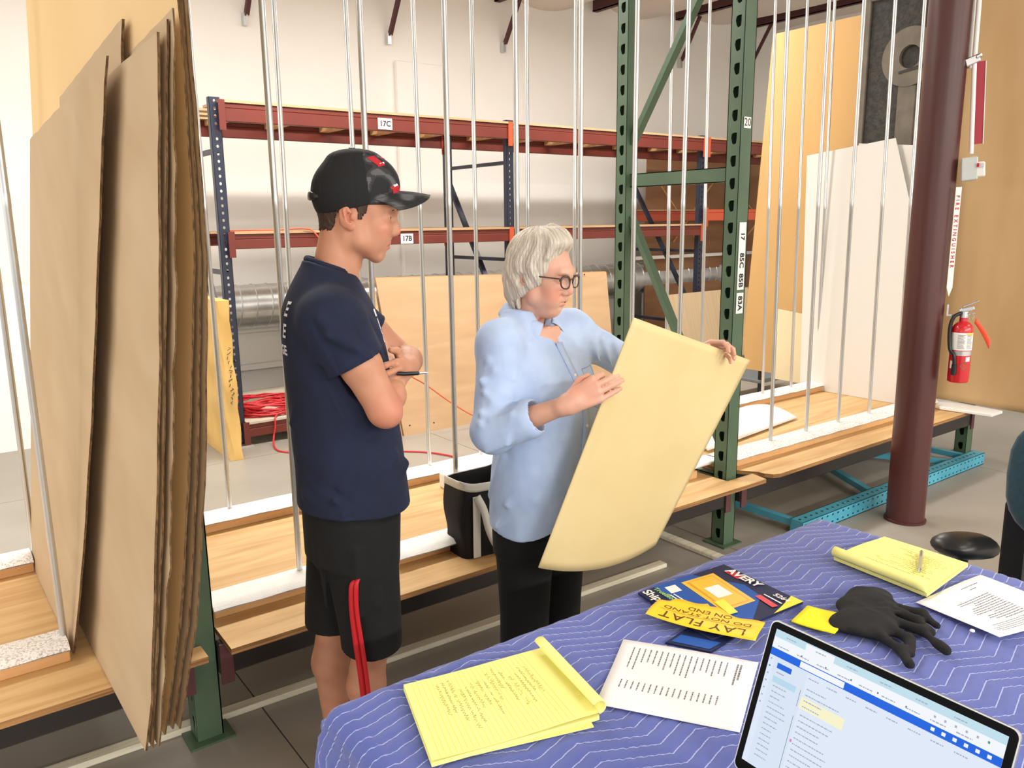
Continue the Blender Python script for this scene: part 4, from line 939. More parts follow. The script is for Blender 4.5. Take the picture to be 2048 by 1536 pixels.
# ------------------------------------------------------------------ tote bag
bg = thing('tote_bag', 'black tote bag with white rim and handles standing on the shelf behind the woman', 'bag', (1.75, 2.55, 0.358), -0.08)
M['blkcan'] = mat('black_canvas', lin(20, 20, 24), rough=0.85, bump=0.2, bsc=(300, 300, 300)); M['webbing'] = mat('white_webbing', lin(226, 224, 214), rough=0.85, bump=0.2, bsc=(400, 400, 400))
def bagw(u, v, r=0.0):
    a = u * 2 * math.pi; c, s = math.cos(a), math.sin(a); e = 0.3; sg_ = lambda x: math.copysign(abs(x) ** e, x); gr = 1 + 0.06 * v
    return (0.135 * gr * sg_(c) + r * c + 0.006 * math.sin(v * 9 + a * 2), 0.085 * gr * sg_(s) + r * s, 0.305 * v + 0.012 * v * math.sin(a * 2 + 0.6))
g = MB(); g.grid(bagw, 48, 16); g.f.append(tuple(range(48))[::-1]); g.m.append(0)
g.build('body', M['blkcan'], bg, smooth=50, solid=0.004)
MB().grid(lambda u, v: bagw(u, 0.90 + 0.11 * v, 0.003), 48, 3).build('rim_band', M['webbing'], bg, smooth=60, solid=0.003)
for (xx) in (-0.085, 0.06):
    MB().grid(lambda u, v, xx=xx: (xx + 0.032 * (u - 0.5), -0.0935 - 0.004 * v, 0.005 + 0.25 * v), 2, 8).build('handle_strap', M['webbing'], bg, solid=0.002)
hp = smooth_path([(-0.085, -0.1, 0.255), (-0.062, -0.112, 0.2), (-0.045, -0.12, 0.12), (-0.015, -0.125, 0.05), (0.02, -0.125, 0.03), (0.06, -0.12, 0.08), (0.05, -0.1, 0.25)], 6)
hm = MB(); _n = len(hp); _s = []
for i in range(_n):
    d = (hp[min(i + 1, _n - 1)] - hp[max(i - 1, 0)]).normalized(); _s.append(Vector((0, 1, 0)).cross(d).normalized() * 0.015)
hm.add([p - q for p, q in zip(hp, _s)] + [p + q for p, q in zip(hp, _s)], [(i, _n + i, _n + i + 1, i + 1) for i in range(_n - 1)])
hm.build('handle', M['webbing'], bg, smooth=60, solid=0.003)

# ------------------------------------------------------------------ implicit-surface modelling for bodies, clothes and the glove
def smin(a, b, k):
    h = np.clip(0.5 + 0.5 * (b - a) / k, 0, 1); return b + (a - b) * h - k * h * (1 - h)
def smax(a, b, k): return -smin(-a, -b, k)
class Field:
    def __init__(s, lo, hi, h):
        s.lo = np.array(lo, np.float32); s.h = h; s.n = [int(math.ceil((hi[i] - lo[i]) / h)) + 1 for i in range(3)]
        s.ax = [(lo[i] + h * np.arange(s.n[i])).astype(np.float32) for i in range(3)]
        s.D = np.full(s.n, 0.08, np.float32)
    def sub(s, lo, hi, m):
        sl = []
        for i in range(3):
            a = int(np.searchsorted(s.ax[i], lo[i] - m)); b = int(np.searchsorted(s.ax[i], hi[i] + m)); sl.append(slice(a, max(a, b)))
        return tuple(sl), s.ax[0][sl[0]][:, None, None], s.ax[1][sl[1]][None, :, None], s.ax[2][sl[2]][None, None, :]
    def ap(s, fn, lo, hi, k=0.01, op='u'):
        sl, X, Y, Z = s.sub(lo, hi, k + 0.02)
        if min(s.D[sl].shape) == 0: return
        d = fn(X, Y, Z).astype(np.float32)
        if op == 'u': s.D[sl] = smin(s.D[sl], d, k)
        elif op == 's': s.D[sl] = smax(s.D[sl], -d, k)
    def cone(s, a, b, ra, rb=None, k=0.01, op='u'):
        rb = ra if rb is None else rb; a = np.array(a, float); b = np.array(b, float); m = max(ra, rb); v = b - a; vv = float(v @ v) + 1e-12
        def fn(X, Y, Z):
            t = np.clip(((X - a[0]) * v[0] + (Y - a[1]) * v[1] + (Z - a[2]) * v[2]) / vv, 0, 1)
            return np.sqrt((X - a[0] - t * v[0]) ** 2 + (Y - a[1] - t * v[1]) ** 2 + (Z - a[2] - t * v[2]) ** 2) - (ra + t * (rb - ra))
        s.ap(fn, np.minimum(a, b) - m, np.maximum(a, b) + m, k, op)
    def path(s, pts, rad, k=0.01, op='u'):
        for i in range(len(pts) - 1): s.cone(pts[i], pts[i + 1], rad[i], rad[i + 1], k, op)
    def ell(s, c, r, k=0.01, op='u', rot=None):
        c = np.array(c, float); r = np.array(r, float); m = r.max()
        R = None if rot is None else np.array(rot, float)   # rows = local axes
        def fn(X, Y, Z):
            x, y, z = X - c[0], Y - c[1], Z - c[2]
            if R is not None: x, y, z = (R[0, 0] * x + R[0, 1] * y + R[0, 2] * z, R[1, 0] * x + R[1, 1] * y + R[1, 2] * z, R[2, 0] * x + R[2, 1] * y + R[2, 2] * z)
            k0 = np.sqrt((x / r[0]) ** 2 + (y / r[1]) ** 2 + (z / r[2]) ** 2); k1 = np.sqrt((x / r[0] ** 2) ** 2 + (y / r[1] ** 2) ** 2 + (z / r[2] ** 2) ** 2) + 1e-9
            return k0 * (k0 - 1) / k1
        s.ap(fn, c - m, c + m, k, op)
    def loft(s, st, k=0.02, op='u', p=2.0, cap=True):
        """st: rows (z, cx, cy, rx, ry)"""
        A = np.array(sorted(st), float); z = A[:, 0]
        lo = np.array([(A[:, 1] - A[:, 3]).min(), (A[:, 2] - A[:, 4]).min(), z[0]]); hi = np.array([(A[:, 1] + A[:, 3]).max(), (A[:, 2] + A[:, 4]).max(), z[-1]])
        def sm(zz, col):   # smooth interpolation
            return np.interp(zz, z, A[:, col])
        def fn(X, Y, Z):
            zz = np.clip(Z, z[0], z[-1]); w = 0.012
            f = [(sm(zz - w, c) + sm(zz, c) + sm(zz + w, c)) / 3 for c in range(1, 5)]
            q = (np.abs((X - f[0]) / f[2]) ** p + np.abs((Y - f[1]) / f[3]) ** p) ** (1 / p)
            d = (q - 1) * np.minimum(f[2], f[3])
            return np.maximum(d, np.maximum(z[0] - Z, Z - z[-1])) if cap else d
        s.ap(fn, lo, hi, k, op)
    def plane(s, pt, n, k=0.002, lo=None, hi=None):
        """keep the side opposite to n"""
        n = np.array(n, float); n /= np.linalg.norm(n); pt = np.array(pt, float)
        lo = s.lo - 1 if lo is None else lo; hi = s.lo + 9 if hi is None else hi
        sl, X, Y, Z = s.sub(lo, hi, 0.0)
        d = ((X - pt[0]) * n[0] + (Y - pt[1]) * n[1] + (Z - pt[2]) * n[2]).astype(np.float32)
        s.D[sl] = smax(s.D[sl], d, k)
    def disp(s, fn, lo=None, hi=None):
        lo = s.lo - 1 if lo is None else lo; hi = s.lo + 9 if hi is None else hi
        sl, X, Y, Z = s.sub(lo, hi, 0.0)
        s.D[sl] += fn(X, Y, Z).astype(np.float32)
    def mesh(s):
        D = s.D; D[0], D[-1] = 0.08, 0.08; D[:, 0], D[:, -1] = 0.08, 0.08; D[:, :, 0], D[:, :, -1] = 0.08, 0.08
        I = D < 0; n = D.shape
        c = np.zeros((n[0] - 1, n[1] - 1, n[2] - 1), np.uint8)
        for a in (0, 1):
            for b in (0, 1):
                for e in (0, 1): c += I[a:n[0] - 1 + a, b:n[1] - 1 + b, e:n[2] - 1 + e]
        act = (c > 0) & (c < 8); ci = np.argwhere(act); N = len(ci)
        idx = np.full(act.shape, -1, np.int32); idx[act] = np.arange(N)
        acc = np.zeros((N, 3), np.float64); cnt = np.zeros(N)
        cr = {}
        for a in (0, 1):
            for b in (0, 1):
                for e in (0, 1): cr[a, b, e] = D[ci[:, 0] + a, ci[:, 1] + b, ci[:, 2] + e].astype(np.float64)
        for p in cr:
            for ax in range(3):
                if p[ax] == 0:
                    q = list(p); q[ax] = 1; q = tuple(q); va, vb = cr[p], cr[q]; m = (va < 0) != (vb < 0)
                    t = np.where(m, va / np.where(m, va - vb, 1), 0)
                    pos = np.tile(np.array(p, float), (N, 1)); pos[:, ax] += t
                    acc[m] += pos[m]; cnt[m] += 1
        V = (ci + acc / cnt[:, None]) * s.h + s.lo
        F = []
        for ax in range(3):
            sl0 = [slice(None)] * 3; sl1 = [slice(None)] * 3; sl0[ax] = slice(0, n[ax] - 1); sl1[ax] = slice(1, n[ax])
            a, b = I[tuple(sl0)], I[tuple(sl1)]; e = np.argwhere(a != b)
            o1, o2 = [(1, 2), (2, 0), (0, 1)][ax]
            ok = (e[:, o1] > 0) & (e[:, o2] > 0); e = e[ok]
            def cell(d1, d2):
                q = e.copy(); q[:, o1] -= d1; q[:, o2] -= d2; return idx[q[:, 0], q[:, 1], q[:, 2]]
            Q = np.stack([cell(1, 1), cell(0, 1), cell(0, 0), cell(1, 0)], 1)
            ins = a[e[:, 0], e[:, 1], e[:, 2]]
            Q[~ins] = Q[~ins][:, ::-1]; F.append(Q)
        F = np.concatenate(F); F = F[(F >= 0).all(1)]
        return V, F
def np_mesh(name, parts, mats, parent, colfn=None, smooth=True, xf=None):
    """parts: list of (V, F); joined into one mesh object"""
    Vs, Fs, o = [], [], 0
    for V, F in parts: Vs.append(V); Fs.append(F + o); o += len(V)
    V, F = np.concatenate(Vs), np.concatenate(Fs)
    me = bpy.data.meshes.new(name); me.vertices.add(len(V)); me.vertices.foreach_set('co', V.astype(np.float32).ravel())
    me.loops.add(F.size); me.loops.foreach_set('vertex_index', F.astype(np.int32).ravel())
    me.polygons.add(len(F)); me.polygons.foreach_set('loop_start', np.arange(0, F.size, 4, dtype=np.int32))
    me.polygons.foreach_set('use_smooth', np.ones(len(F), bool)); me.update(calc_edges=True); me.validate()
    for m in (mats if isinstance(mats, (list, tuple)) else [mats]): me.materials.append(m)
    if colfn is not None:
        at = me.color_attributes.new('tint', 'FLOAT_COLOR', 'POINT'); C_ = np.ones((len(V), 4), np.float32); C_[:, :3] = colfn(V); at.data.foreach_set('color', C_.ravel())
    ob = bpy.data.objects.new(name, me); COL.objects.link(ob); ob.parent = parent
    return ob
def wav(X, Y, Z, seed, n=6, f0=20.0, f1=60.0, dirw=(1, 1, 1)):
    rs = np.random.RandomState(seed); out = 0
    for i in range(n):
        d = rs.normal(size=3) * np.array(dirw); d /= np.linalg.norm(d) + 1e-9; f = f0 + (f1 - f0) * rs.rand(); out = out + np.sin((X * d[0] + Y * d[1] + Z * d[2]) * f + rs.rand() * 6.3)
    return out / n
def xform(V, R, t): return V @ np.array(R).T + np.array(t)
def rotz(a): c, s = math.cos(a), math.sin(a); return np.array([[c, -s, 0], [s, c, 0], [0, 0, 1.0]])
def roty(a): c, s = math.cos(a), math.sin(a); return np.array([[c, 0, s], [0, 1, 0], [-s, 0, c]])
def unit(v): v = np.array(v, float); return v / np.linalg.norm(v)

def head_field(h, female=False):
    """x forward, y left, z up, origin midway between the ear openings"""
    f = Field((-0.15, -0.12, -0.26), (0.16, 0.12, 0.16), h)
    f.ell((0.004, 0, 0.050), (0.096, 0.076, 0.086)); f.ell((0.034, 0, 0.03), (0.084, 0.068, 0.072), 0.02)
    f.ell((0.052, 0, -0.035), (0.056, 0.056, 0.074), 0.025)
    jr = 0.022 if not female else 0.025
    for s in (1, -1):
        f.cone((0.018, 0.047 * s, -0.062), (0.062, 0.018 * s, -0.102), jr, 0.017, 0.025)
        f.cone((0.010, 0.054 * s, -0.005), (0.018, 0.049 * s, -0.065), 0.02, 0.021, 0.02)
        f.ell((0.078, 0.039 * s, -0.03), (0.024, 0.021, 0.018), 0.02)
        f.ell((0.06, 0.038 * s, -0.055), (0.028, 0.017, 0.03), 0.022)
        if female: f.ell((0.072, 0.034 * s, -0.062), (0.022, 0.018, 0.026), 0.022)
    f.ell((0.066, 0, -0.105), (0.017, 0.02, 0.0165), 0.015)
    if female: f.ell((0.028, 0, -0.108), (0.042, 0.036, 0.028), 0.03)
    br = 0.018 if not female else 0.015
    f.cone((0.107, -0.03, 0.022), (0.107, 0.03, 0.022), br, br, 0.016); f.ell((0.114, 0, 0.02), (0.015, 0.016, 0.018), 0.014)
    f.ell((0.078, 0, -0.072), (0.0235, 0.028, 0.029), 0.016)
    nb = 0.0085 if not female else 0.009
    f.cone((0.114, 0, 0.004), (0.1218, 0, -0.0395), nb, 0.0112 if not female else 0.0125, 0.009)
    f.cone((0.119, 0, -0.046), (0.104, 0, -0.055), 0.0065, 0.006, 0.006)
    for s in (1, -1):
        f.ell((0.1085, 0.0125 * s, -0.046), (0.0125, 0.0075, 0.0088), 0.006)
        f.cone((0.113, 0.004 * s, -0.03), (0.085, 0.03 * s, -0.035), 0.006, 0.006, 0.02)
        f.ell((0.115, 0.0335 * s, 0.0), (0.0165, 0.019, 0.0125), 0.013, 's')
        f.ell((0.0935, 0.0325 * s, -0.002), (0.0155, 0.0165, 0.0135), 0.004)
        f.cone((0.108, 0.018 * s, 0.0035), (0.0995, 0.046 * s, 0.0025), 0.0028, 0.0028, 0.003)
        f.ell((0.1085, 0.0325 * s, -0.0035), (0.0075, 0.0128, 0.0046), 0.0015, 's')
        f.ell((0.1135, 0.0065 * s, -0.0545), (0.006, 0.003, 0.0035), 0.002, 's')
        # lips
        f.path([(0.0980, 0, -0.0712), (0.0945, 0.012 * s, -0.0728), (0.0865, 0.0235 * s, -0.0768)], [0.0066, 0.0058, 0.0042], 0.004)
        f.path([(0.0930, 0, -0.0862), (0.0900, 0.012 * s, -0.0848), (0.0850, 0.0215 * s, -0.0812)], [0.0080, 0.0068, 0.0045], 0.004)
        f.path([(0.1045, 0, -0.0785), (0.1012, 0.012 * s, -0.0786), (0.0935, 0.0215 * s, -0.0790), (0.0885, 0.0275 * s, -0.0797)], [0.0032, 0.0030, 0.0026, 0.0016], 0.0018, 's')
    f.ell((0.098, 0, -0.0965), (0.0085, 0.014, 0.0055), 0.01, 's')
    f.cone((0.112, 0, -0.058), (0.1065, 0, -0.068), 0.0022, 0.0022, 0.004, 's')
    for s in (1, -1):   # ears
        R = rotz(s * math.radians(24)) @ roty(math.radians(-10)); R = np.array(R).T
        f.ell((-0.014, 0.0775 * s, 0.001), (0.0185, 0.0065, 0.031), 0.006, 'u', R)
        f.ell((-0.0165, 0.0845 * s, 0.006), (0.012, 0.005, 0.02), 0.003, 's', R)
        f.ell((-0.004, 0.0815 * s, -0.003), (0.009, 0.008, 0.013), 0.003, 's', R)
        f.cone((-0.019, 0.083 * s, 0.017), (-0.014, 0.080 * s, -0.012), 0.0032, 0.003, 0.004)
        f.ell((0.003, 0.077 * s, -0.001), (0.005, 0.005, 0.008), 0.004)
        f.ell((-0.003, 0.0745 * s, -0.026), (0.009, 0.006, 0.0095), 0.005)
    nr = 0.056 if not female else 0.05
    f.cone((-0.024, 0, -0.03), (-0.07, 0, -0.25), nr, nr + 0.01, 0.03)
    for s in (1, -1): f.cone((-0.018, 0.05 * s, -0.03), (0.0, 0.018 * s, -0.17), 0.011, 0.012, 0.02)
    if not female: f.ell((0.008, 0, -0.128), (0.014, 0.012, 0.016), 0.016)
    return f

def hand(f, wrist, d, n, t, curls, spread=0.06, thumb=None, sc=1.0, k=0.006, wr=0.026):
    """d: wrist to knuckles, n: back of hand, t: towards the thumb side; curls: (knuckle, middle, tip) degrees for index..little"""
    d, n, t = unit(d), unit(n), unit(t); w = np.array(wrist, float)
    L = [(0.043, 0.026, 0.021), (0.047, 0.030, 0.022), (0.044, 0.028, 0.021), (0.034, 0.021, 0.019)]
    kn = []
    for i in range(4):
        off = (1.5 - i) * 0.0195 * sc
        kp = w + d * (0.088 - 0.004 * abs(i - 1)) * sc + t * off - n * (0.004 * abs(i - 1.2)) * sc
        f.cone(w + t * off * 0.55, kp, 0.0135 * sc, 0.0098 * sc, 0.014); kn.append(kp)
    f.cone(w - d * 0.02, w + d * 0.02, wr * 0.95, 0.021 * sc, 0.015)
    tips = []
    for i in range(4):
        p = kn[i]; a = 0.0; dd = unit(d + t * spread * (1.5 - i)); r = [0.0092, 0.0086, 0.0078, 0.0068]
        if i == 3: r = [q * 0.86 for q in r]
        for j in range(3):
            a += math.radians(curls[i][j]); v = dd * math.cos(a) - n * math.sin(a); q = p + v * L[i][j] * sc
            f.cone(p, q, r[j] * sc, r[j + 1] * sc, 0.0028 if j == 0 else 0.004); p = q
        tips.append((p, v))
    if thumb:
        p = w + d * 0.022 * sc + t * 0.022 * sc - n * 0.006 * sc
        for (du, dt, dn, ln, r0, r1) in thumb:
            v = unit(d * du + t * dt + n * dn); q = p + v * ln * sc; f.cone(p, q, r0 * sc, r1 * sc, 0.010 if ln > 0.035 else 0.004); p = q
    return kn, tips
def skin_colour(base, spots):
    """spots: (centre, radius, colour, strength) in the mesh's own coordinates"""
    def fn(V):
        C_ = np.tile(np.array(base[:3]), (len(V), 1))
        C_ *= (1 + 0.05 * np.sin(V[:, 0] * 61 + V[:, 2] * 37) * np.sin(V[:, 1] * 53 + V[:, 2] * 71))[:, None]
        for (c, r, col, st) in spots:
            r = np.array(r if hasattr(r, '__len__') else (r, r, r), float)
            q = np.sqrt((((V - np.array(c)) / r) ** 2).sum(1)); w = np.clip(1.6 - q * 1.3, 0, 1) * st
            C_ = C_ * (1 - w[:, None]) + np.array(col[:3]) * w[:, None]
        return C_
    return fn
def decal(ob_or_bvh, mb, verts2d, faces, origin, ux, uy, push, off=0.0012, mi=0):
    """project flat lettering onto a surface along push"""
    o, ux, uy, pu = Vector(origin), Vector(ux).normalized(), Vector(uy).normalized(), Vector(push).normalized(); vs = []
    for p in verts2d:
        q = o + ux * p[0] + uy * p[1]; hit = ob_or_bvh.ray_cast(q - pu * 0.2, pu)
        vs.append((hit[0] - pu * off) if hit[0] is not None else q)
    mb.add(vs, faces, mi)
def bvh_of(V, F): return BVHTree.FromPolygons([tuple(v) for v in V], [tuple(map(int, f)) for f in F])

# ------------------------------------------------------------------ the man with crossed arms
man = thing('person', 'man in a dark cap, navy t-shirt and black shorts standing with crossed arms', 'person', (0.965, 2.066, 0), -math.atan2(0.965, 2.066))
SK_M = mat('man_skin', lin(206, 152, 124), (1, 0.93, 0.9, 1), (40, 40, 40), 0.35, 0.75, 3, rough=0.5, sss=0.12, attr='tint', bump=0.03, bsc=(260, 260, 260))
HO = np.array((0.03, 0, 1.665))
hf = head_field(0.0024); headD = hf.D.copy(); hV, hF = hf.mesh()
skinM = lin(198, 143, 114); skinD = lin(196, 128, 104)
# arms
af = Field((-0.12, -0.30, 1.05), (0.31, 0.30, 1.53), 0.003)
RS, RE, RW = (-0.03, -0.178, 1.405), (0.088, -0.198, 1.172), (0.118, 0.02, 1.246)
LS, LE, LW = (-0.02, 0.178, 1.405), (0.178, 0.205, 1.228), (0.168, -0.02, 1.252)
def limb(f, a, b, ra, rm, rb, k=0.012, bul=(0, 0, 0), tm=0.35):
    a, b = np.array(a), np.array(b); m = a + (b - a) * tm + np.array(bul); f.cone(a, m, ra, rm, k); f.cone(m, b, rm, rb, k)
limb(af, RS, RE, 0.058, 0.053, 0.043, 0.015, (0.006, -0.004, 0.0), 0.5)
af.ell((0.097, -0.205, 1.158), (0.036, 0.036, 0.034), 0.02)
limb(af, RE, RW, 0.042, 0.043, 0.028, 0.015, (0.01, 0, 0.0), 0.3)
limb(af, LS, LE, 0.055, 0.05, 0.041, 0.015, (0.004, 0, 0.0), 0.5)
af.ell((0.189, 0.212, 1.222), (0.034, 0.034, 0.032), 0.02)
limb(af, LE, LW, 0.041, 0.041, 0.027, 0.015, (0.006, 0, 0.006), 0.3)
# right hand lies on the left upper arm, left hand grips the right arm
hand(af, (0.12, 0.028, 1.25), (0.02, 0.9, 0.42), (0.80, -0.22, 0.45), (-0.4, -0.2, 0.85), [(18, 25, 20), (20, 26, 20), (22, 28, 22), (26, 30, 22)], thumb=[(0.5, 0.85, 0.0, 0.04, 0.012, 0.0105), (0.85, 0.5, -0.1, 0.03, 0.0105, 0.008)], wr=0.028)
lk, lt = hand(af, (0.166, -0.03, 1.252), (-0.28, -0.93, 0.02), (0.86, -0.3, 0.35), (-0.3, 0.05, 0.95), [(28, 48, 35), (32, 52, 38), (36, 55, 38), (38, 55, 38)], thumb=[(0.55, 0.8, 0.1, 0.04, 0.0125, 0.011), (0.9, 0.3, -0.2, 0.032, 0.011, 0.008)], wr=0.028)
aV, aF = af.mesh()
# torso (under the shirt) and legs
lf = Field((-0.22, -0.20, 0.03), (0.18, 0.20, 1.5), 0.007)
lf.loft([(0.85, -0.01, 0, 0.10, 0.135), (1.0, -0.01, 0, 0.10, 0.135), (1.2, -0.025, 0, 0.12, 0.16), (1.38, -0.04, 0, 0.11, 0.165), (1.47, -0.045, 0, 0.075, 0.09)], 0.03)
def leg(hx, hy, kx, ky, ax, ay):
    lf.cone((hx, hy, 0.80), (kx, ky, 0.50), 0.075, 0.058, 0.04); lf.ell((kx + 0.012, ky, 0.47), (0.047, 0.05, 0.06), 0.02)
    lf.cone((kx - 0.004, ky, 0.47), (kx + (ax - kx) * 0.35 - 0.02, ky + (ay - ky) * 0.35, 0.33), 0.05, 0.054, 0.02)
    lf.cone((kx + (ax - kx) * 0.35 - 0.018, ky + (ay - ky) * 0.35, 0.33), (ax, ay, 0.10), 0.053, 0.036, 0.02); lf.cone((ax, ay, 0.12), (ax, ay, 0.05), 0.037, 0.04, 0.01)
leg(-0.03, 0.085, -0.072, 0.06, -0.088, 0.055); leg(0.015, -0.085, 0.03, -0.095, 0.02, -0.10)
lV, lF = lf.mesh()
spots = [(HO + (0.097, 0, -0.075), (0.014, 0.026, 0.0065), lin(184, 86, 82), 0.95), (HO + (0.093, 0, -0.086), (0.014, 0.022, 0.008), lin(188, 92, 88), 0.95),
         (HO + (0.082, -0.045, -0.035), (0.03, 0.03, 0.024), lin(212, 136, 110), 0.5), (HO + (-0.012, -0.08, 0.0), (0.03, 0.02, 0.04), lin(206, 128, 106), 0.5),
         ((0.1, -0.2, 1.16), 0.07, lin(205, 128, 104), 0.6), (HO + (0.125, 0, -0.04), 0.016, lin(210, 136, 114), 0.5)]
body = np_mesh('body', [(hV + HO, hF), (aV, aF), (lV, lF)], SK_M, man, skin_colour(skinM, spots))
# hair under the cap
hr = Field((-0.15, -0.12, -0.26), (0.16, 0.12, 0.16), 0.0024); X, Y, Z = hr.ax[0][:, None, None], hr.ax[1][None, :, None], hr.ax[2][None, None, :]
_jn = 0.0035 * np.sin(Y * 420 + Z * 200) + 0.002 * np.sin(X * 800 + Y * 300)
back = np.maximum(X - (-0.040 + 0.35 * Z) + _jn, -0.032 - Z + _jn); side = np.maximum(np.maximum(np.abs(X - 0.026 - 0.1 * Z) - (0.005 + 0.30 * np.clip(Z + 0.006, 0, 1)) + _jn, -0.008 - Z), 0.05 - np.abs(Y))
hr.D = np.maximum(headD - 0.0035 - 0.0012 * np.sin(X * 900 + Z * 300) * np.sin(Y * 700), np.minimum(np.minimum(back, side), 0.03 - Z).astype(np.float32)); V_, F_ = hr.mesh()
np_mesh('hair', [(V_ + HO, F_)], mat('brown_hair', lin(70, 48, 34), lin(48, 32, 24), (300, 300, 60), rough=0.6, bump=0.6, bsc=(500, 500, 80)), man)
M['sclera'] = mat('eye_white', lin(226, 216, 208), rough=0.2); M['iris'] = mat('eye_iris', lin(70, 64, 52), rough=0.2)
def eyes(parent, O_, R, look=(1, 0, -0.25), iris=None):
    for s in (1, -1):
        mb = MB(); c = Vector((0.0945, 0.0325 * s, -0.002)); n, r = 16, 0.0128; lk_ = Vector(look).normalized(); a_ = lk_.orthogonal().normalized(); b_ = lk_.cross(a_); rings = []
        for i in range(11):
            th = math.pi * 0.55 * i / 10; rings.append([c + (lk_ * math.cos(th) + (a_ * math.cos(2 * math.pi * j / n) + b_ * math.sin(2 * math.pi * j / n)) * math.sin(th)) * r for j in range(n)])
        for i in range(10):
            vs = rings[i] + rings[i + 1]; mb.add([tuple(R @ np.array(v) + O_) for v in vs], [(j, (j + 1) % n, n + (j + 1) % n, n + j) for j in range(n)], 1 if i < 5 else 0)
        mb.build('eye', [M['sclera'], iris or M['iris']], parent, smooth=180)
def brow(parent, O_, R, m, th=0.0032, x=0.1245):
    for s in (1, -1):
        pts = [(x - 0.0005, 0.013 * s, 0.0155), (x - 0.001, 0.024 * s, 0.0185), (x - 0.006, 0.036 * s, 0.0195), (x - 0.015, 0.047 * s, 0.015)]
        MB().tube([tuple(R @ np.array(p) + O_) for p in pts], [th * 0.8, th, th * 0.9, th * 0.4], 8).build('eyebrow', m, parent, smooth=180)
eyes(man, HO, np.eye(3), (1, 0, -0.3)); brow(man, HO, np.eye(3), MATS['brown_hair'])
# cap
cf = Field((-0.14, -0.12, -0.02), (0.17, 0.12, 0.2), 0.0028)
cf.ell((0.008, 0, 0.062), (0.110, 0.089, 0.106)); cf.ell((0.052, 0, 0.085), (0.083, 0.068, 0.076), 0.03); cf.ell((0.012, 0, 0.15), (0.06, 0.05, 0.022), 0.03)
cf.plane((-0.08, 0, 0.006), (0.19, 0, -1.0), 0.003)
_X, _Y, _Z = cf.ax[0][:, None, None], cf.ax[1][None, :, None], cf.ax[2][None, None, :]
_an = np.arctan2(_Y, _X - 0.012)
for a in (35, 90, 145, -145, -90, -35):   # seams
    _d = np.abs(_an - math.radians(a)) * np.sqrt((_X - 0.012) ** 2 + _Y ** 2); cf.D += (0.0011 * np.exp(-(_d / 0.0022) ** 2) * (_Z > 0.03)).astype(np.float32)
cV, cF = cf.mesh()
def camo(V):
    x, y, z = V[:, 0] - HO[0], V[:, 1], V[:, 2] - HO[2]; n = np.sin(x * 90 + 3 * np.sin(z * 60)) + np.sin(y * 80 + z * 70 + 2 * np.sin(x * 50)) + 0.6 * np.sin(z * 150 + x * 90)
    c0, c1, c2 = np.array(lin(30, 31, 34)[:3]), np.array(lin(92, 92, 96)[:3]), np.array(lin(52, 53, 54)[:3]); C_ = np.where((n > 0.75)[:, None], c1, np.where((n > -0.1)[:, None], c2, c0))
    back_ = x < 0.045 - 0.1 * (z - 0.1); return np.where(back_[:, None], np.array(lin(20, 21, 24)[:3]), C_)
CAPM = mat('cap_fabric', lin(30, 30, 32), rough=0.85, attr='tint', bump=0.25, bsc=(420, 420, 420))
cap = np_mesh('cap', [(cV + HO, cF)], CAPM, man, camo); cap['label'] = 'dark camouflage baseball cap'
def brim(u, v, dz=0.0):
    a = u * 2 - 1; y = 0.078 * a * (1 - 0.05 * v); x0 = 0.126 * math.sqrt(max(0, 1 - (a * 0.86) ** 2)); x1 = 0.095 + 0.122 * math.sqrt(max(0, 1 - (abs(a) * 0.97) ** 2.3))
    x = x0 + (x1 - x0) * v; z = 0.073 - 0.040 * abs(a) ** 1.7 * (0.75 + 0.25 * v) - 0.018 * v ** 1.5 - 0.008 * (1 - v) * (1 - abs(a))
    return (HO[0] + x, y, HO[2] + z + dz)
bg_ = MB(); bg_.grid(brim, 40, 14)
bo_ = bg_.build('brim', CAPM, cap, smooth=80, solid=0.0045); at_ = bo_.data.color_attributes.new('tint', 'FLOAT_COLOR', 'POINT'); Vb = np.array(bg_.v); cc = np.ones((len(Vb), 4), np.float32); cc[:, :3] = camo(Vb + np.array((0.0, 0.0, 0.0))); at_.data.foreach_set('color', cc.ravel())
MB().lathe([(0.009, 0), (0.0085, 0.004), (0.004, 0.006)], tuple(HO + (0.012, 0, 0.176)), n=14).build('button', M['black'], cap, smooth=50)
MB().tube([tuple(HO + np.array((-0.080 - 0.026 * math.cos(a), 0.05 * math.sin(a), 0.052 + 0.004 * math.cos(a)))) for a in [math.pi * (i / 8 - 0.5) for i in range(9)]], [0.001, 0.003, 0.004, 0.0045, 0.0045, 0.0045, 0.004, 0.003, 0.001], 12, flat=2.6, up=(0, 0, 1)).build('rear_strap', M['black'], cap, smooth=80)
cb = bvh_of(cV + HO, cF); pu = (-0.86, 0.5, -0.05); lg = MB()
lx, ly = (0.5, 0.86, 0), (0, 0, 1)
for pts, mi in (([(-0.03, 0.034), (-0.012, 0.038), (-0.004, 0.016), (-0.02, 0.012)], 0), ([(-0.014, 0.02), (-0.001, 0.024), (0.016, -0.03), (0.002, -0.034)], 1), ([(-0.022, 0.014), (-0.014, 0.018), (0.002, -0.036), (-0.006, -0.04)], 0), ([(-0.004, -0.034), (0.02, -0.03), (0.024, -0.046), (0.0, -0.05)], 0), ([(0.002, 0.036), (0.02, 0.034), (0.03, -0.04), (0.018, -0.042)], 0)):
    decal(cb, lg, [(1.3 * a, 1.15 * b) for a, b in pts], [(0, 1, 2, 3)], HO + (0.125, -0.056, 0.116), lx, ly, pu, 0.0025, mi)
lg.build('logo', [M['redink'], M['white']], cap)

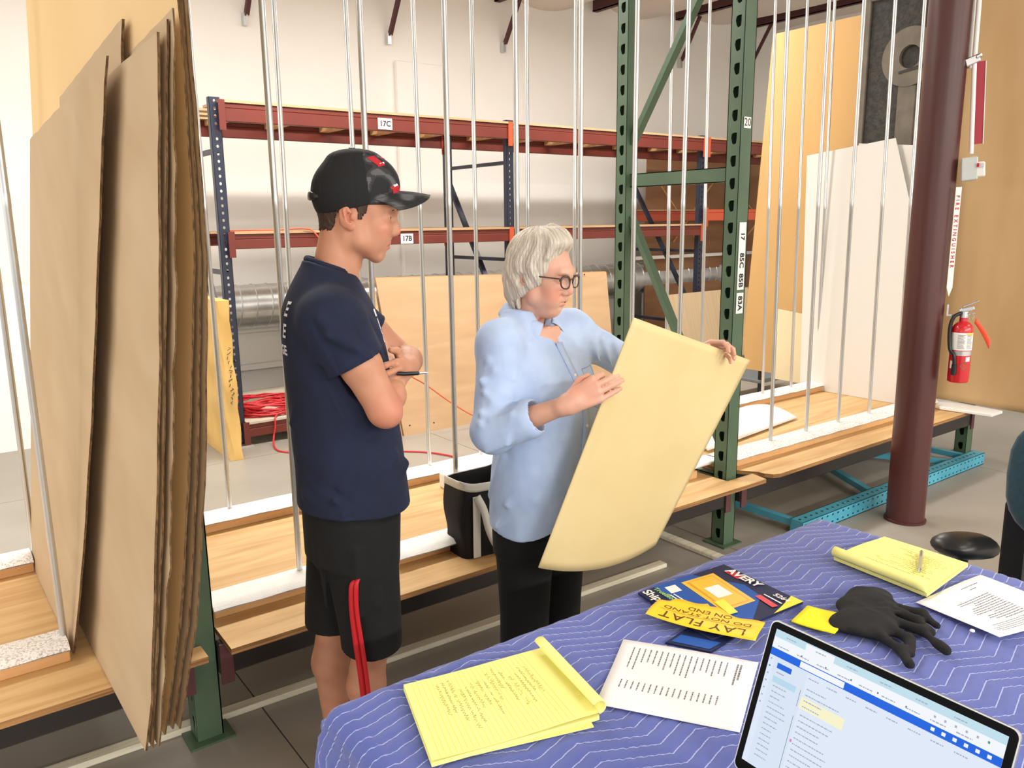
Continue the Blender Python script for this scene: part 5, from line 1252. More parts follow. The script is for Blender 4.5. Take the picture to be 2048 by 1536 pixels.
# t-shirt
sf = Field((-0.24, -0.34, 0.78), (0.26, 0.34, 1.60), 0.0042)
TORSO = [(0.83, 0.002, 0, 0.158, 0.19), (0.98, -0.004, 0, 0.152, 0.184), (1.10, -0.013, 0, 0.148, 0.182), (1.25, -0.025, 0, 0.142, 0.19), (1.36, -0.036, 0, 0.134, 0.196), (1.43, -0.043, 0, 0.120, 0.178), (1.48, -0.045, 0, 0.096, 0.140), (1.515, -0.043, 0, 0.078, 0.103), (1.55, -0.038, 0, 0.062, 0.075)]
sf.loft(TORSO, 0.02, p=2.25)
def sleeve(S, E, end, r0, r1, out):
    S, E = np.array(S), np.array(E); d = unit(E - S); e = S + d * end
    sf.ell(S + np.array((0, 0.01 * out, 0.012)), (0.066, 0.062, 0.058), 0.06); sf.cone(S, e + d * 0.08, r0, r1, 0.055)
    return e, d
re_, rd_ = sleeve(RS, RE, 0.126, 0.064, 0.074, 1); le_, ld_ = sleeve(LS, LE, 0.13, 0.062, 0.070, -1)
# folds
for (a, b, r) in (((-0.03, -0.165, 1.20), (-0.13, -0.11, 1.05), 0.012), ((0.05, -0.16, 1.10), (-0.05, -0.185, 0.93), 0.012), ((0.11, -0.12, 1.02), (-0.03, -0.187, 0.89), 0.013), ((-0.12, -0.12, 0.93), (-0.02, -0.188, 0.86), 0.012),
                  ((0.145, -0.06, 0.98), (0.06, -0.165, 0.90), 0.012), ((-0.09, -0.16, 1.24), (-0.15, -0.08, 1.12), 0.010), ((0.02, -0.15, 1.46), (0.075, -0.08, 1.36), 0.010), ((0.0, -0.19, 1.44), (0.085, -0.13, 1.32), 0.011),
                  ((-0.04, -0.255, 1.38), (0.07, -0.245, 1.31), 0.009), ((-0.06, -0.24, 1.42), (0.02, -0.262, 1.35), 0.008)): sf.cone(a, b, r, r * 0.6, 0.022)
for (a, b, r) in (((-0.07, -0.19, 1.28), (-0.04, -0.185, 1.10), 0.012), ((0.0, -0.185, 1.12), (0.09, -0.145, 1.02), 0.010), ((-0.115, -0.15, 0.99), (-0.02, -0.19, 0.93), 0.009), ((0.07, -0.165, 0.97), (0.0, -0.19, 0.88), 0.009), ((0.03, -0.17, 1.43), (0.09, -0.10, 1.33), 0.007)): sf.cone(a, b, r, r * 0.7, 0.02, 's')
sf.disp(lambda X, Y, Z: 0.0022 * wav(X, Y, Z, 3, 6, 18, 46, (1, 1, 0.5)) + 0.0012 * wav(X, Y, Z, 5, 6, 60, 110))
# sleeve openings, hem and neck
sl_lo, sl_hi = re_ + (-0.12, -0.12, -0.16), re_ + (0.16, 0.06, 0.10)
def cut_sleeve(e, d, y0, y1):
    sl, X, Y, Z = sf.sub(np.array((e[0] - 0.13, y0, e[2] - 0.2)), np.array((e[0] + 0.2, y1, e[2] + 0.12)), 0)
    q = (X - e[0]) * d[0] + (Y - e[1]) * d[1] + (Z - e[2]) * d[2]
    rr = np.sqrt(np.maximum(0, (X - e[0]) ** 2 + (Y - e[1]) ** 2 + (Z - e[2]) ** 2 - q * q))
    sleeve_zone = np.maximum(-q, rr - 0.098)   # inside: beyond the end and close to the arm axis
    sf.D[sl] = smax(sf.D[sl], -sleeve_zone.astype(np.float32), 0.004)
torso_keep = Field((-0.24, -0.34, 0.78), (0.26, 0.34, 1.60), 0.0042); torso_keep.loft(TORSO, 0.02, p=2.25)
cut_sleeve(re_, rd_, -0.34, 0.34); cut_sleeve(le_, ld_, -0.34, 0.34)
sf.D = smin(sf.D, torso_keep.D, 0.008)
sf.cone(re_ - rd_ * 0.05, re_ + rd_ * 0.05, 0.056, 0.060, 0.005, 's'); sf.cone(le_ - ld_ * 0.05, le_ + ld_ * 0.05, 0.054, 0.056, 0.005, 's')
sf.plane((0.0, 0, 0.862), (-0.06, -0.03, -1.0), 0.004); sf.plane((-0.03, 0, 1.533), (0.34, 0, 1.0), 0.006, (-0.3, -0.09, 1.45), (0.2, 0.09, 1.7))
sf.cone((-0.036, 0, 1.60), (-0.034, 0, 1.48), 0.055, 0.052, 0.006, 's'); sf.loft([(0.78, 0.0, 0, 0.145, 0.178), (0.90, 0.0, 0, 0.143, 0.175)], 0.006, 's')
sV, sF = sf.mesh()
shirt = np_mesh('t_shirt', [(sV, sF)], mat('navy_jersey', lin(24, 33, 60), lin(19, 27, 50), (8, 8, 8), rough=0.92, bump=0.12, bsc=(500, 500, 500)), man)
tb_ = bvh_of(sV, sF)
MB().tube([(-0.032 + 0.062 * math.cos(a), 0.066 * math.sin(a), 1.535 - 0.022 * math.cos(a)) for a in [2 * math.pi * i / 32 for i in range(32)]], 0.006, 8, closed=True, flat=1.5).build('neck_rib', MATS['navy_jersey'], shirt, smooth=80)
M['shirtprint'] = mat('white_shirt_print', lin(228, 230, 236), rough=0.8)
for body_, sz, z in (('SERVICE', 0.052, 1.375), ('ELITE', 0.05, 1.318), ('STORAGE', 0.036, 1.268)):
    v_, f_ = text_mesh(body_[-1] if sz > 0.04 else 'GE', sz, 'RIGHT', 0.0012); mb = MB(); decal(tb_, mb, v_, f_, (-0.2, -0.118, z + 0.055), (0.0, -1, 0), (0, 0, 1), (1, 0.0, 0), 0.0016); mb.build('back_print', M['shirtprint'], shirt)
for (z, h_, w_) in ((1.41, 0.010, 0.012), (1.372, 0.022, 0.006), (1.338, 0.010, 0.005)):
    mb = MB(); decal(tb_, mb, [(-w_, -h_), (w_, -h_), (w_, h_), (-w_, h_)], [(0, 1, 2, 3)], (0.2, -0.07, z), (0, 1, 0), (0, 0, 1), (-1, 0.1, 0), 0.0016); mb.build('chest_print', M['shirtprint'], shirt)

# shorts
pf = Field((-0.24, -0.26, 0.40), (0.2, 0.26, 1.0), 0.005)
pf.loft([(0.72, -0.012, 0, 0.135, 0.178), (0.86, -0.008, 0, 0.140, 0.178), (0.96, -0.005, 0, 0.132, 0.165)], 0.03)
pf.loft([(0.40, -0.078, 0.068, 0.090, 0.098), (0.50, -0.072, 0.070, 0.091, 0.098), (0.70, -0.045, 0.08, 0.10, 0.10), (0.84, -0.03, 0.085, 0.105, 0.095)], 0.03)
pf.loft([(0.40, 0.030, -0.095, 0.085, 0.10), (0.50, 0.028, -0.095, 0.088, 0.10), (0.70, 0.015, -0.09, 0.10, 0.10), (0.84, 0.01, -0.085, 0.11, 0.095)], 0.03)
for (a, b, r) in (((0.0, -0.185, 0.78), (-0.005, -0.195, 0.60), 0.009), ((0.08, -0.13, 0.74), (0.05, -0.185, 0.62), 0.010), ((-0.1, -0.12, 0.78), (-0.09, -0.12, 0.6), 0.010)): pf.cone(a, b, r, r * 0.6, 0.02)
pf.disp(lambda X, Y, Z: 0.003 * wav(X, Y, Z, 13, 6, 20, 45, (1, 1, 0.35)))
pf.plane((0, 0, 0.455), (0, 0, -1), 0.003)
pf.loft([(0.38, -0.078, 0.068, 0.080, 0.088), (0.52, -0.072, 0.070, 0.078, 0.086)], 0.006, 's'); pf.loft([(0.38, 0.030, -0.095, 0.076, 0.09), (0.52, 0.028, -0.095, 0.076, 0.088)], 0.006, 's')
V_, F_ = pf.mesh(); np_mesh('shorts', [(V_, F_)], mat('black_shorts', lin(11, 11, 12), rough=0.9, bump=0.1, bsc=(400, 400, 400)), man)
# socks and sneakers
def shoe(parent, ax, ay, yaw, sock=True):
    R = rotz(yaw); t_ = np.array((ax, ay, 0)); g = Field((-0.11, -0.07, 0.0), (0.24, 0.07, 0.15), 0.004)
    g.ell((0.0, 0, 0.05), (0.055, 0.042, 0.05)); g.ell((0.10, 0, 0.038), (0.10, 0.045, 0.036), 0.03); g.cone((-0.005, 0, 0.05), (0.0, 0, 0.10), 0.044, 0.042, 0.02); g.plane((0, 0, 0.02), (0, 0, -1), 0.004); g.plane((0, 0, 0.10), (-0.1, 0, 1), 0.004)
    V, F = g.mesh(); o = np_mesh('shoe', [(xform(V, R, t_), F)], mat('black_sneaker', lin(22, 22, 24), rough=0.6), parent)
    s_ = MB(); pts = []
    for i in range(28):
        a = 2 * math.pi * i / 28; c, s2 = math.cos(a), math.sin(a); pts.append(R @ np.array((0.072 + 0.135 * c, (0.044 + 0.006 * c) * s2, 0)) + t_)
    s_.prism([tuple(p) for p in pts], (0, 0, 0.024)).build('sole', M['white'], o, bevel=0.004)
    MB().grid(lambda u, v: tuple(R @ np.array((-0.02 + 0.06 * v + 0.03 * u, -0.0455 + 0.012 * math.sin(v * 3), 0.03 + 0.045 * u)) + t_), 3, 8).build('stripe', M['white'], o, solid=0.002)
    MB().tube([tuple(np.array((ax, ay, z))) for z in (0.08, 0.11, 0.125)], [0.046, 0.044, 0.043], 20).build('sock', M['black'], parent, smooth=60)
shoe(man, -0.088, 0.055, 0.05); shoe(man, 0.02, -0.10, -0.05)
# red strap hanging at his side
rs_ = thing('red_lanyard', 'red strap hanging from the man\'s shorts pocket', 'strap', (0.965, 2.066, 0), -math.atan2(0.965, 2.066))
M['redstrap'] = mat('red_webbing', lin(190, 16, 28), rough=0.55)
def ribbon(path, w, wd=(1, 0, 0)):
    P = smooth_path(path, 6); s_ = Vector(wd).normalized() * (w / 2); mb = MB(); n = len(P)
    return mb.add([p - s_ for p in P] + [p + s_ for p in P], [(i, n + i, n + i + 1, i + 1) for i in range(n - 1)])
ribbon([(-0.004, -0.196, 0.705), (-0.016, -0.203, 0.69), (-0.019, -0.206, 0.62), (-0.013, -0.21, 0.52), (-0.006, -0.212, 0.44), (0.0, -0.212, 0.34), (0.003, -0.21, 0.25)], 0.018).build('back_band', M['redstrap'], rs_, smooth=60, solid=0.002)
ribbon([(0.0, -0.198, 0.708), (-0.006, -0.208, 0.69), (-0.008, -0.211, 0.62), (0.001, -0.215, 0.52), (0.008, -0.217, 0.44), (0.014, -0.217, 0.34), (0.018, -0.215, 0.25)], 0.012).build('front_band', M['redstrap'], rs_, smooth=60, solid=0.002)
MB().lathe([(0.002, 0), (0.006, 0.003), (0.006, 0.014), (0.002, 0.018)], (0.0155, -0.2195, 0.305), n=10).build('white_bead', M['white'], rs_, smooth=60)
MB().box(0.0125, 0.0185, -0.222, -0.218, 0.262, 0.292).build('white_print', M['white'], rs_)
# pen in his hand
pe = thing('pen', 'black and silver pen held in the man\'s crossed hand', 'pen', (0.965, 2.066, 0), -math.atan2(0.965, 2.066))
MB().tube([(0.13, -0.128, 1.252), (0.15, -0.126, 1.25), (0.186, -0.122, 1.249), (0.19, -0.1215, 1.249)], [0.005, 0.0062, 0.0055, 0.0042], 12).build('barrel', M['black'], pe, smooth=50)
MB().tube([(0.19, -0.1215, 1.249), (0.206, -0.12, 1.249), (0.214, -0.119, 1.249)], [0.0042, 0.003, 0.001], 12).build('tip', M['chrome'], pe, smooth=50)

# ------------------------------------------------------------------ the woman with the board
WYAW = math.radians(-40)
WRZ = -math.atan2(1.565, 1.95)
woman = thing('person', 'grey haired woman in glasses and a pale blue shirt holding up a large cream board', 'person', (1.565, 1.95, 0), WRZ + WYAW)
cw, sw = math.cos(WYAW), math.sin(WYAW)
def wl(x, y, z):   # (right, away, up) seen from the table -> her own frame (x forward, y left)
    return np.array((cw * x + sw * y, -sw * x + cw * y, z))
SK_W = mat('woman_skin', lin(214, 166, 144), (1, 0.93, 0.9, 1), (40, 40, 40), 0.35, 0.75, 3, rough=0.5, sss=0.12, attr='tint', bump=0.06, bsc=(200, 200, 200))
WH = 0.925; hyaw = math.radians(9); RH = rotz(hyaw) @ roty(math.radians(3)); RHs = RH * WH; WO = wl(-0.006, 0.004, 1.482)
wf = head_field(0.0024, True); wheadD = wf.D.copy()
# soft age lines
for s in (1, -1):
    wf.path([(0.104, 0.02 * s, -0.052), (0.094, 0.031 * s, -0.066)], [0.0009, 0.0006], 0.008, 's')
    wf.path([(0.02, 0.022 * s, -0.125), (-0.005, 0.03 * s, -0.19)], [0.004, 0.006], 0.01)
wV, wF = wf.mesh()
ra = Field((-0.2, -0.45, 0.95), (0.62, 0.55, 1.42), 0.0034)
WRS, WRE, WRW = wl(-0.122, -0.128, 1.295), wl(-0.140, -0.205, 1.045), wl(0.078, -0.298, 1.148)
WLS, WLE, WLW = wl(0.105, 0.125, 1.295), wl(0.33, 0.185, 1.155), wl(0.505, 0.205, 1.195)
limb(ra, WRS, WRE, 0.05, 0.045, 0.037, 0.015, (0, 0, 0), 0.5); limb(ra, WRE, WRW, 0.038, 0.036, 0.024, 0.015, (0, 0, 0.0), 0.35)
limb(ra, WLS, WLE, 0.05, 0.045, 0.037, 0.015, (0, 0, 0), 0.5); limb(ra, WLE, WLW, 0.037, 0.035, 0.024, 0.015, (0, 0, 0), 0.35)
def wd(x, y, z): return wl(x, y, z)
hand(ra, WRW, wd(0.87, 0.0, 0.48), wd(-0.15, -0.95, 0.22), wd(-0.45, 0.15, 0.86), [(52, 40, 30), (34, 20, 14), (30, 16, 12), (26, 14, 12)], spread=-0.03, sc=1.05, thumb=[(0.7, 0.5, -0.6, 0.042, 0.0125, 0.011), (0.9, 0.1, -0.5, 0.03, 0.011, 0.008)], wr=0.024)
hand(ra, WLW, wd(0.84, -0.25, 0.46), wd(-0.3, 0.75, 0.6), wd(-0.45, -0.5, 0.7), [(35, 42, 30), (32, 42, 30), (32, 42, 30), (34, 42, 30)], sc=0.96, thumb=[(0.6, 0.7, -0.5, 0.04, 0.012, 0.0105), (0.9, 0.2, -0.4, 0.03, 0.0105, 0.008)], wr=0.024)
rV, rF = ra.mesh()
bf = Field((-0.2, -0.24, 0.03), (0.22, 0.24, 1.40), 0.008)
bf.loft([(0.75, 0, 0, 0.11, 0.15), (1.0, 0.01, 0, 0.11, 0.14), (1.2, 0.0, 0, 0.10, 0.15), (1.33, -0.015, 0, 0.06, 0.09)], 0.03)
for s in (1, -1): bf.cone((0.0, 0.075 * s, 0.78), (0.005, 0.075 * s, 0.44), 0.08, 0.05, 0.03); bf.cone((0.005, 0.075 * s, 0.44), (-0.01, 0.08 * s, 0.06), 0.052, 0.036, 0.02)
bV, bF = bf.mesh(); skW = lin(214, 166, 144)
def hp(x, y, z): return RHs @ np.array((x, y, z)) + WO
spots = [(hp(0.096, 0, -0.075), (0.02, 0.02, 0.005), lin(196, 124, 114), 0.6), (hp(0.093, 0, -0.085), (0.018, 0.018, 0.006), lin(198, 128, 118), 0.6), (hp(0.085, -0.04, -0.045), 0.03, lin(222, 140, 120), 0.55), (hp(0.085, 0.04, -0.045), 0.03, lin(222, 140, 120), 0.5), (hp(0.125, 0, -0.042), 0.016, lin(220, 146, 128), 0.4),
         (wl(0.12, -0.29, 1.19), 0.05, lin(216, 150, 128), 0.5)]
np_mesh('body', [(xform(wV, RHs, WO), wF), (rV, rF), (bV, bF)], SK_W, woman, skin_colour(skW, spots))
eyes(woman, WO, RHs, (1, 0.0, -0.45)); brow(woman, WO, RHs, mat('pale_brow', lin(190, 176, 156), rough=0.8), 0.0022, 0.122)
# hair: chin-length at the back, swept over the ears
hh = Field((-0.16, -0.13, -0.16), (0.16, 0.13, 0.18), 0.0024)
hh.ell((-0.004, 0, 0.058), (0.109, 0.091, 0.102)); hh.ell((0.045, -0.01, 0.118), (0.075, 0.062, 0.038), 0.03)
for s in (1, -1):
    hh.ell((-0.03, 0.066 * s, 0.01), (0.062, 0.028, 0.075), 0.025); hh.ell((0.028, 0.071 * s, 0.03), (0.034, 0.018, 0.062), 0.015)
    hh.cone((0.028, 0.083 * s, 0.03), (0.018, 0.081 * s, -0.022), 0.011, 0.004, 0.012)
hh.ell((-0.072, 0, -0.03), (0.045, 0.066, 0.075), 0.03); hh.cone((-0.078, -0.035, -0.07), (-0.066, -0.04, -0.125), 0.02, 0.008, 0.02); hh.cone((-0.08, 0.01, -0.07), (-0.07, 0.0, -0.13), 0.024, 0.008, 0.02)
hh.cone((-0.045, -0.064, -0.05), (-0.03, -0.064, -0.10), 0.014, 0.005, 0.012); hh.cone((-0.06, -0.058, -0.06), (-0.05, -0.056, -0.115), 0.014, 0.005, 0.012)
# forelock swept to the right side of the face
hh.path([(0.03, 0.035, 0.153), (0.08, 0.005, 0.138), (0.106, -0.026, 0.115)], [0.02, 0.015, 0.006], 0.02); hh.path([(0.065, -0.02, 0.142), (0.085, -0.052, 0.112), (0.074, -0.07, 0.07)], [0.016, 0.012, 0.006], 0.018)
hh.ell((0.114, 0.004, 0.0), (0.064, 0.068, 0.096), 0.012, 's'); hh.ell((0.08, 0, -0.08), (0.075, 0.075, 0.085), 0.01, 's')
hh.ell((-0.008, -0.098, -0.006), (0.015, 0.018, 0.024), 0.008, 's')
X, Y, Z = hh.ax[0][:, None, None], hh.ax[1][None, :, None], hh.ax[2][None, None, :]
an = np.arctan2(Y, X + 0.01 * np.sin(Z * 40)); hh.D += (0.0009 * np.sin(an * 46 + Z * 30 + 2 * np.sin(Z * 28)) + 0.0009 * np.sin(an * 103 - Z * 55) + 0.0024 * np.sin(an * 13 + Z * 24 + np.sin(Z * 40))).astype(np.float32)
V_, F_ = hh.mesh()
def haircol(V):
    q = np.linalg.solve(RHs, (V - WO).T).T; a = np.arctan2(q[:, 1], q[:, 0]); n = 0.5 + 0.25 * np.sin(a * 61 + q[:, 2] * 40) + 0.25 * np.sin(a * 149 - q[:, 2] * 60 + 2 * np.sin(q[:, 2] * 50))
    w = np.clip(n, 0, 1)[:, None]; c = np.array(lin(222, 214, 202)[:3]) * w + np.array(lin(176, 165, 148)[:3]) * (1 - w); return c
np_mesh('hair', [(xform(V_, RHs, WO), F_)], mat('silver_hair', lin(226, 218, 202), rough=0.45, attr='tint', bump=0.3, bsc=(420, 420, 90)), woman, haircol)
# glasses
gl = empty('glasses'); gl.parent = woman; gl['label'] = 'dark rimmed glasses'
M['rim'] = mat('tortoise_rim', lin(58, 34, 30), rough=0.25, coat=0.5)
lens_m = mat('lens_glass', lin(245, 245, 245), rough=0.03, alpha=0.06)
for s in (1, -1):
    ring = []
    for i in range(32):
        a = 2 * math.pi * i / 32; c, s2 = math.cos(a), math.sin(a); y = 0.0345 + 0.0255 * math.copysign(abs(c) ** 0.8, c); z = -0.009 + 0.0195 * math.copysign(abs(s2) ** 0.8, s2) + 0.003 * c
        ring.append(hp(0.1265 - 0.16 * max(0, y - 0.03), y * s, z))
    MB().tube([tuple(p) for p in ring], [0.0023 + 0.0018 * max(0, math.sin(2 * math.pi * i / 32)) for i in range(32)], 8, closed=True).build('rim', M['rim'], gl, smooth=80)
    cen = sum(ring) / 32; MB().add([tuple(cen)] + [tuple(p) for p in ring], [(0, i + 1, (i + 1) % 32 + 1) for i in range(32)]).build('lens', lens_m, gl, smooth=80)
    MB().tube([tuple(hp(*p)) for p in ((0.122, 0.057 * s, 0.003), (0.11, 0.067 * s, 0.005), (0.05, 0.080 * s, 0.008), (0.02, 0.080 * s, 0.008))], 0.0022, 8).build('temple', M['rim'], gl, smooth=80)
MB().tube([tuple(hp(*p)) for p in ((0.127, 0.011, -0.002), (0.1325, 0.004, 0.002), (0.1325, -0.004, 0.002), (0.127, -0.011, -0.002))], 0.002, 8).build('bridge', M['rim'], gl, smooth=80)

# blue button-down shirt
cf = Field((-0.30, -0.46, 0.66), (0.58, 0.48, 1.46), 0.0046)
WT = [(0.66, 0.0, 0, 0.150, 0.190), (0.80, 0.010, 0, 0.150, 0.184), (0.95, 0.026, 0, 0.150, 0.180), (1.06, 0.034, 0, 0.147, 0.180), (1.14, 0.026, 0, 0.137, 0.182), (1.20, 0.008, 0, 0.122, 0.182), (1.27, -0.022, 0, 0.102, 0.170), (1.315, -0.04, 0, 0.082, 0.140), (1.345, -0.048, 0, 0.070, 0.105), (1.375, -0.052, 0, 0.060, 0.078)]
cf.loft(WT, 0.02, p=2.2)
def wsleeve(S, E, W, t_end, r0, r1, r2, cuff):
    cf.ell(S, (0.056, 0.056, 0.054), 0.05); cf.cone(np.array((-0.048, 0.07 * (1 if S[1] > 0 else -1), 1.335)), S + np.array((0, 0, 0.012)), 0.036, 0.046, 0.05); cf.cone(S, E, r0, r1, 0.045); e = E + (W - E) * t_end; cf.cone(E, e, r1, r2, 0.02); return e
e1 = wsleeve(WRS, WRE, WRW, 0.46, 0.060, 0.063, 0.054, 1); d1 = unit(WRW - WRE); e2 = wsleeve(WLS, WLE, WLW, 0.42, 0.058, 0.056, 0.050, 1); d2 = unit(WLW - WLE)
for e, d, W, E, rr in ((e1, d1, WRW, WRE, 0.059), (e2, d2, WLW, WLE, 0.054)):
    cf.cone(e - d * 0.055, e + d * 0.002, rr, rr * 1.02, 0.006)
# folds on the near sleeve, at the elbow and down the body
fr_ = []
for i in range(7):
    t = i / 6; p = WRS + (WRE - WRS) * (0.25 + 0.7 * t); fr_.append((p + wl(-0.022 + 0.02 * math.sin(i * 2), -0.050, 0.022), p + wl(0.048, -0.044 + 0.006 * math.cos(i), -0.022 + 0.018 * math.sin(i * 1.7)), 0.0095))
for i in range(5):
    t = i / 4; p = WRE + (e1 - WRE) * (0.0 + 0.6 * t); fr_.append((p + wl(0.0, -0.050, 0.042), p + wl(-0.015, -0.050, -0.045), 0.009))
for i in range(4):
    t = i / 3; p = WLS + (WLE - WLS) * (0.3 + 0.6 * t); fr_.append((p + wl(-0.02, -0.06, 0.05), p + wl(0.02, -0.06, -0.05), 0.008))
for a, b, r in fr_: cf.cone(a, b, r, r * 0.5, 0.014)
for (a, b) in (((0.12, -0.08, 1.12), (0.05, -0.16, 0.95)), ((0.15, -0.03, 1.05), (0.10, -0.14, 0.82)), ((0.13, -0.07, 0.95), (0.02, -0.185, 0.8)), ((0.155, 0.03, 1.0), (0.15, -0.02, 0.78)), ((0.1, -0.12, 0.86), (-0.02, -0.19, 0.72)), ((0.06, -0.15, 1.2), (0.10, -0.1, 1.05)), ((0.0, -0.17, 0.95), (-0.08, -0.15, 0.8))): cf.cone(a, b, 0.009, 0.005, 0.02)
cf.disp(lambda X, Y, Z: 0.0048 * wav(X, Y, Z, 21, 7, 22, 52, (1, 1, 0.7)) + 0.0016 * np.abs(wav(X, Y, Z, 27, 5, 40, 75, (1, 1, 1))) + 0.0012 * wav(X, Y, Z, 23, 7, 70, 130))
cf.cone(e1 - d1 * 0.03, e1 + d1 * 0.06, 0.043, 0.046, 0.004, 's'); cf.cone(e2 - d2 * 0.03, e2 + d2 * 0.06, 0.039, 0.042, 0.004, 's')
X, Y, Z = cf.ax[0][:, None, None], cf.ax[1][None, :, None], cf.ax[2][None, None, :]
hem = 0.715 + 0.03 * np.cos(np.arctan2(Y, X) * 2) + 0.012 * np.sin(np.arctan2(Y, X) * 3 + 1) - Z
cf.D = smax(cf.D, hem.astype(np.float32), 0.004)
cf.loft([(0.62, 0.002, 0, 0.138, 0.178), (0.76, 0.006, 0, 0.136, 0.172)], 0.006, 's')
# open neck
cf.cone((-0.046, 0, 1.5), (-0.042, 0, 1.345), 0.055, 0.048, 0.006, 's'); cf.cone((0.0, 0, 1.375), (0.062, 0, 1.275), 0.034, 0.008, 0.008, 's')
cV, cF = cf.mesh()
ws = np_mesh('shirt', [(cV, cF)], mat('blue_oxford', lin(182, 203, 236), lin(170, 192, 228), (14, 14, 14), rough=0.85, sheen=0.1, bump=0.15, bsc=(520, 520, 520)), woman)
BL_ = MATS['blue_oxford']; wb = bvh_of(cV, cF)
# collar: stand and two pointed flaps
def collar(u, v):
    sg = 1 if u > 0.5 else -1; q = abs(u - 0.5) * 2; tip = max(0, (q - 0.66) / 0.34)
    a = math.radians(180 - q * (160 - 26 * v * tip)); r = 0.058 + (0.036 + 0.010 * tip) * v
    zt = 1.402 - 0.066 * q ** 1.3; z = zt + 0.007 * math.sin(v * math.pi) - (0.030 + 0.026 * tip) * v ** 1.2
    return (-0.046 + r * math.cos(a) + 0.022 * q * q, sg * r * math.sin(a) * 1.04, z + 0.004)
MB().grid(collar, 60, 8).build('collar', BL_, ws, smooth=80, solid=0.003)
# placket and buttons
pk = MB()
def on_shirt(y, z, off=0.002):
    xs = []
    for dz in (-0.024, -0.016, -0.008, 0, 0.008, 0.016, 0.024):
        h = wb.ray_cast(Vector((0.6, y, z + dz)), Vector((-1, 0, 0)))
        if h[0] is not None and h[0].x > 0.04: xs.append(h[0].x)
    return ((sum(xs) / len(xs) if xs else 0.1) + off, y, z)
zs = [1.285 - 0.018 * i for i in range(31)]
for i in range(len(zs) - 1):
    y0, y1 = -0.014, 0.014; pass
_n = len(zs); pk.add([on_shirt(-0.014, z, 0.0025) for z in zs] + [on_shirt(0.014, z, 0.0025) for z in zs], [(i, i + 1, _n + i + 1, _n + i) for i in range(_n - 1)])
pk.build('placket', BL_, ws, smooth=80, solid=0.003)
for z in (1.262, 1.19, 1.115, 1.04, 0.965, 0.89, 0.815):
    p = on_shirt(0, z, 0.004); MB().cyl((p[0], p[1], p[2]), (p[0] + 0.0025, p[1], p[2]), 0.0052, n=14).build('button', M['white'], ws, smooth=40)
pc = MB()
for (a, b) in (((0.05, 1.2), (0.125, 1.2)), ((0.05, 1.2), (0.05, 1.09)), ((0.125, 1.2), (0.125, 1.09)), ((0.05, 1.09), (0.088, 1.075)), ((0.125, 1.09), (0.088, 1.075))):
    P_ = [on_shirt(a[0] + (b[0] - a[0]) * k / 6, a[1] + (b[1] - a[1]) * k / 6, 0.001) for k in range(7)]; pc.tube(P_, 0.0014, 5)
pc.build('pocket_seam', mat('blue_seam', lin(150, 172, 212), rough=0.9), ws, smooth=60)
# trousers and shoes
tf = Field((-0.2, -0.24, 0.02), (0.2, 0.24, 0.92), 0.006)
tf.loft([(0.62, 0.0, 0, 0.128, 0.172), (0.75, 0.0, 0, 0.13, 0.17), (0.88, 0.0, 0, 0.125, 0.16)], 0.03)
for s in (1, -1): tf.loft([(0.03, -0.01, 0.088 * s, 0.075, 0.07), (0.4, 0.0, 0.085 * s, 0.082, 0.078), (0.68, 0.0, 0.082 * s, 0.105, 0.088)], 0.03)
tf.disp(lambda X, Y, Z: 0.003 * wav(X, Y, Z, 31, 6, 20, 50, (1, 1, 0.5)))
V_, F_ = tf.mesh(); np_mesh('trousers', [(V_, F_)], mat('black_trousers', lin(8, 8, 9), rough=0.95), woman)
shoe(woman, -0.01, 0.085, 0.08); shoe(woman, -0.01, -0.085, -0.08)
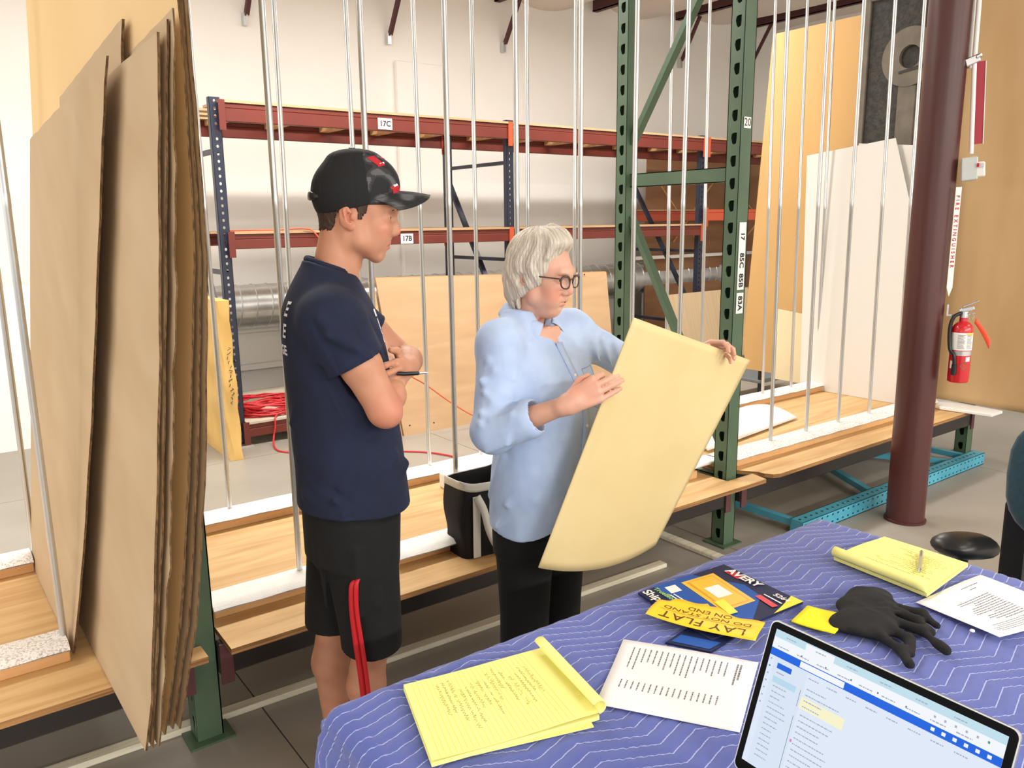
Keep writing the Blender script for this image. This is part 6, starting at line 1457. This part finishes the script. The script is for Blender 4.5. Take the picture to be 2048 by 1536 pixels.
# the board she holds
TL_, TR_, BLb, BRb = np.array((0.26, -0.25, 1.383)), np.array((0.732, 0.318, 1.163)), np.array((-0.008, -0.324, 0.673)), np.array((0.375, 0.02, 0.60))
def board(u, v):
    p = (TL_ * (1 - u) + TR_ * u) * (1 - v) + (BLb * (1 - u) + BRb * u) * v
    bow = 4 * u * (1 - u); nrm = np.array((0.25, -0.35, -0.5))
    p = p + np.array((0.0, -0.04, -0.024)) * bow * v ** 3 + np.array((0.008, 0.02, 0.0)) * math.sin(math.pi * v) * (0.2 + 0.8 * u); return tuple(p)
bd = MB().grid(board, 30, 30).build('cream_board', mat('cream_board_stock', lin(230, 208, 154), lin(222, 199, 143), (3, 3, 3), rough=0.6, bump=0.25, bsc=(14, 14, 14), bdet=2), smooth=180, solid=0.004)
bd.location = (1.565, 1.95, 0); bd.rotation_euler = (0, 0, WRZ); tag(bd, 'large slightly bowed cream board held up by the woman', 'board')

# ------------------------------------------------------------------ black work glove on the table
gf = Field((-0.17, -0.2, -0.002), (0.17, 0.2, 0.06), 0.003)
gp = lambda x, y, z=0.012: (x - 1.64, y - 0.82, z)
gf.ell(gp(1.665, 0.895, 0.012), (0.075, 0.058, 0.022)); gf.ell(gp(1.715, 0.91, 0.012), (0.058, 0.045, 0.02), 0.02); gf.ell(gp(1.60, 0.84, 0.01), (0.06, 0.05, 0.018), 0.02); gf.ell(gp(1.57, 0.88, 0.01), (0.05, 0.035, 0.014), 0.02)
for pts, r in (([(1.72, 0.87), (1.735, 0.80), (1.712, 0.755)], 0.012), ([(1.66, 0.84), (1.66, 0.76), (1.618, 0.69)], 0.0125), ([(1.62, 0.83), (1.605, 0.76), (1.55, 0.725)], 0.012), ([(1.575, 0.82), (1.55, 0.75), (1.51, 0.71)], 0.012), ([(1.70, 0.84), (1.70, 0.79), (1.67, 0.745)], 0.012)):
    gf.path([gp(x, y, 0.008) for x, y in pts], [r * 1.1, r * 0.95, r * 0.8], 0.012)
for i in range(12):
    a = i * 1.9; r0 = 0.02 + 0.03 * ((i * 7) % 5) / 5; gf.cone(gp(1.655 + r0 * math.cos(a), 0.885 + r0 * 0.8 * math.sin(a), 0.026), gp(1.655 + 0.085 * math.cos(a + 0.7), 0.872 + 0.06 * math.sin(a + 0.7), 0.014), 0.0065, 0.004, 0.006)
gf.disp(lambda X, Y, Z: 0.0034 * wav(X, Y, Z, 41, 6, 60, 130) + 0.003 * np.abs(wav(X, Y, Z, 43, 4, 70, 120))); gf.plane((0, 0, 0.001), (0, 0, -1), 0.002)
V_, F_ = gf.mesh(); gv = np_mesh('work_glove', [(V_, F_)], mat('black_knit', lin(18, 18, 20), rough=0.9, bump=0.4, bsc=(500, 500, 500)), None); gv.location = (1.64, 0.82, ZT); tag(gv, 'crumpled black knit glove between the sticky note and the printed page', 'glove')
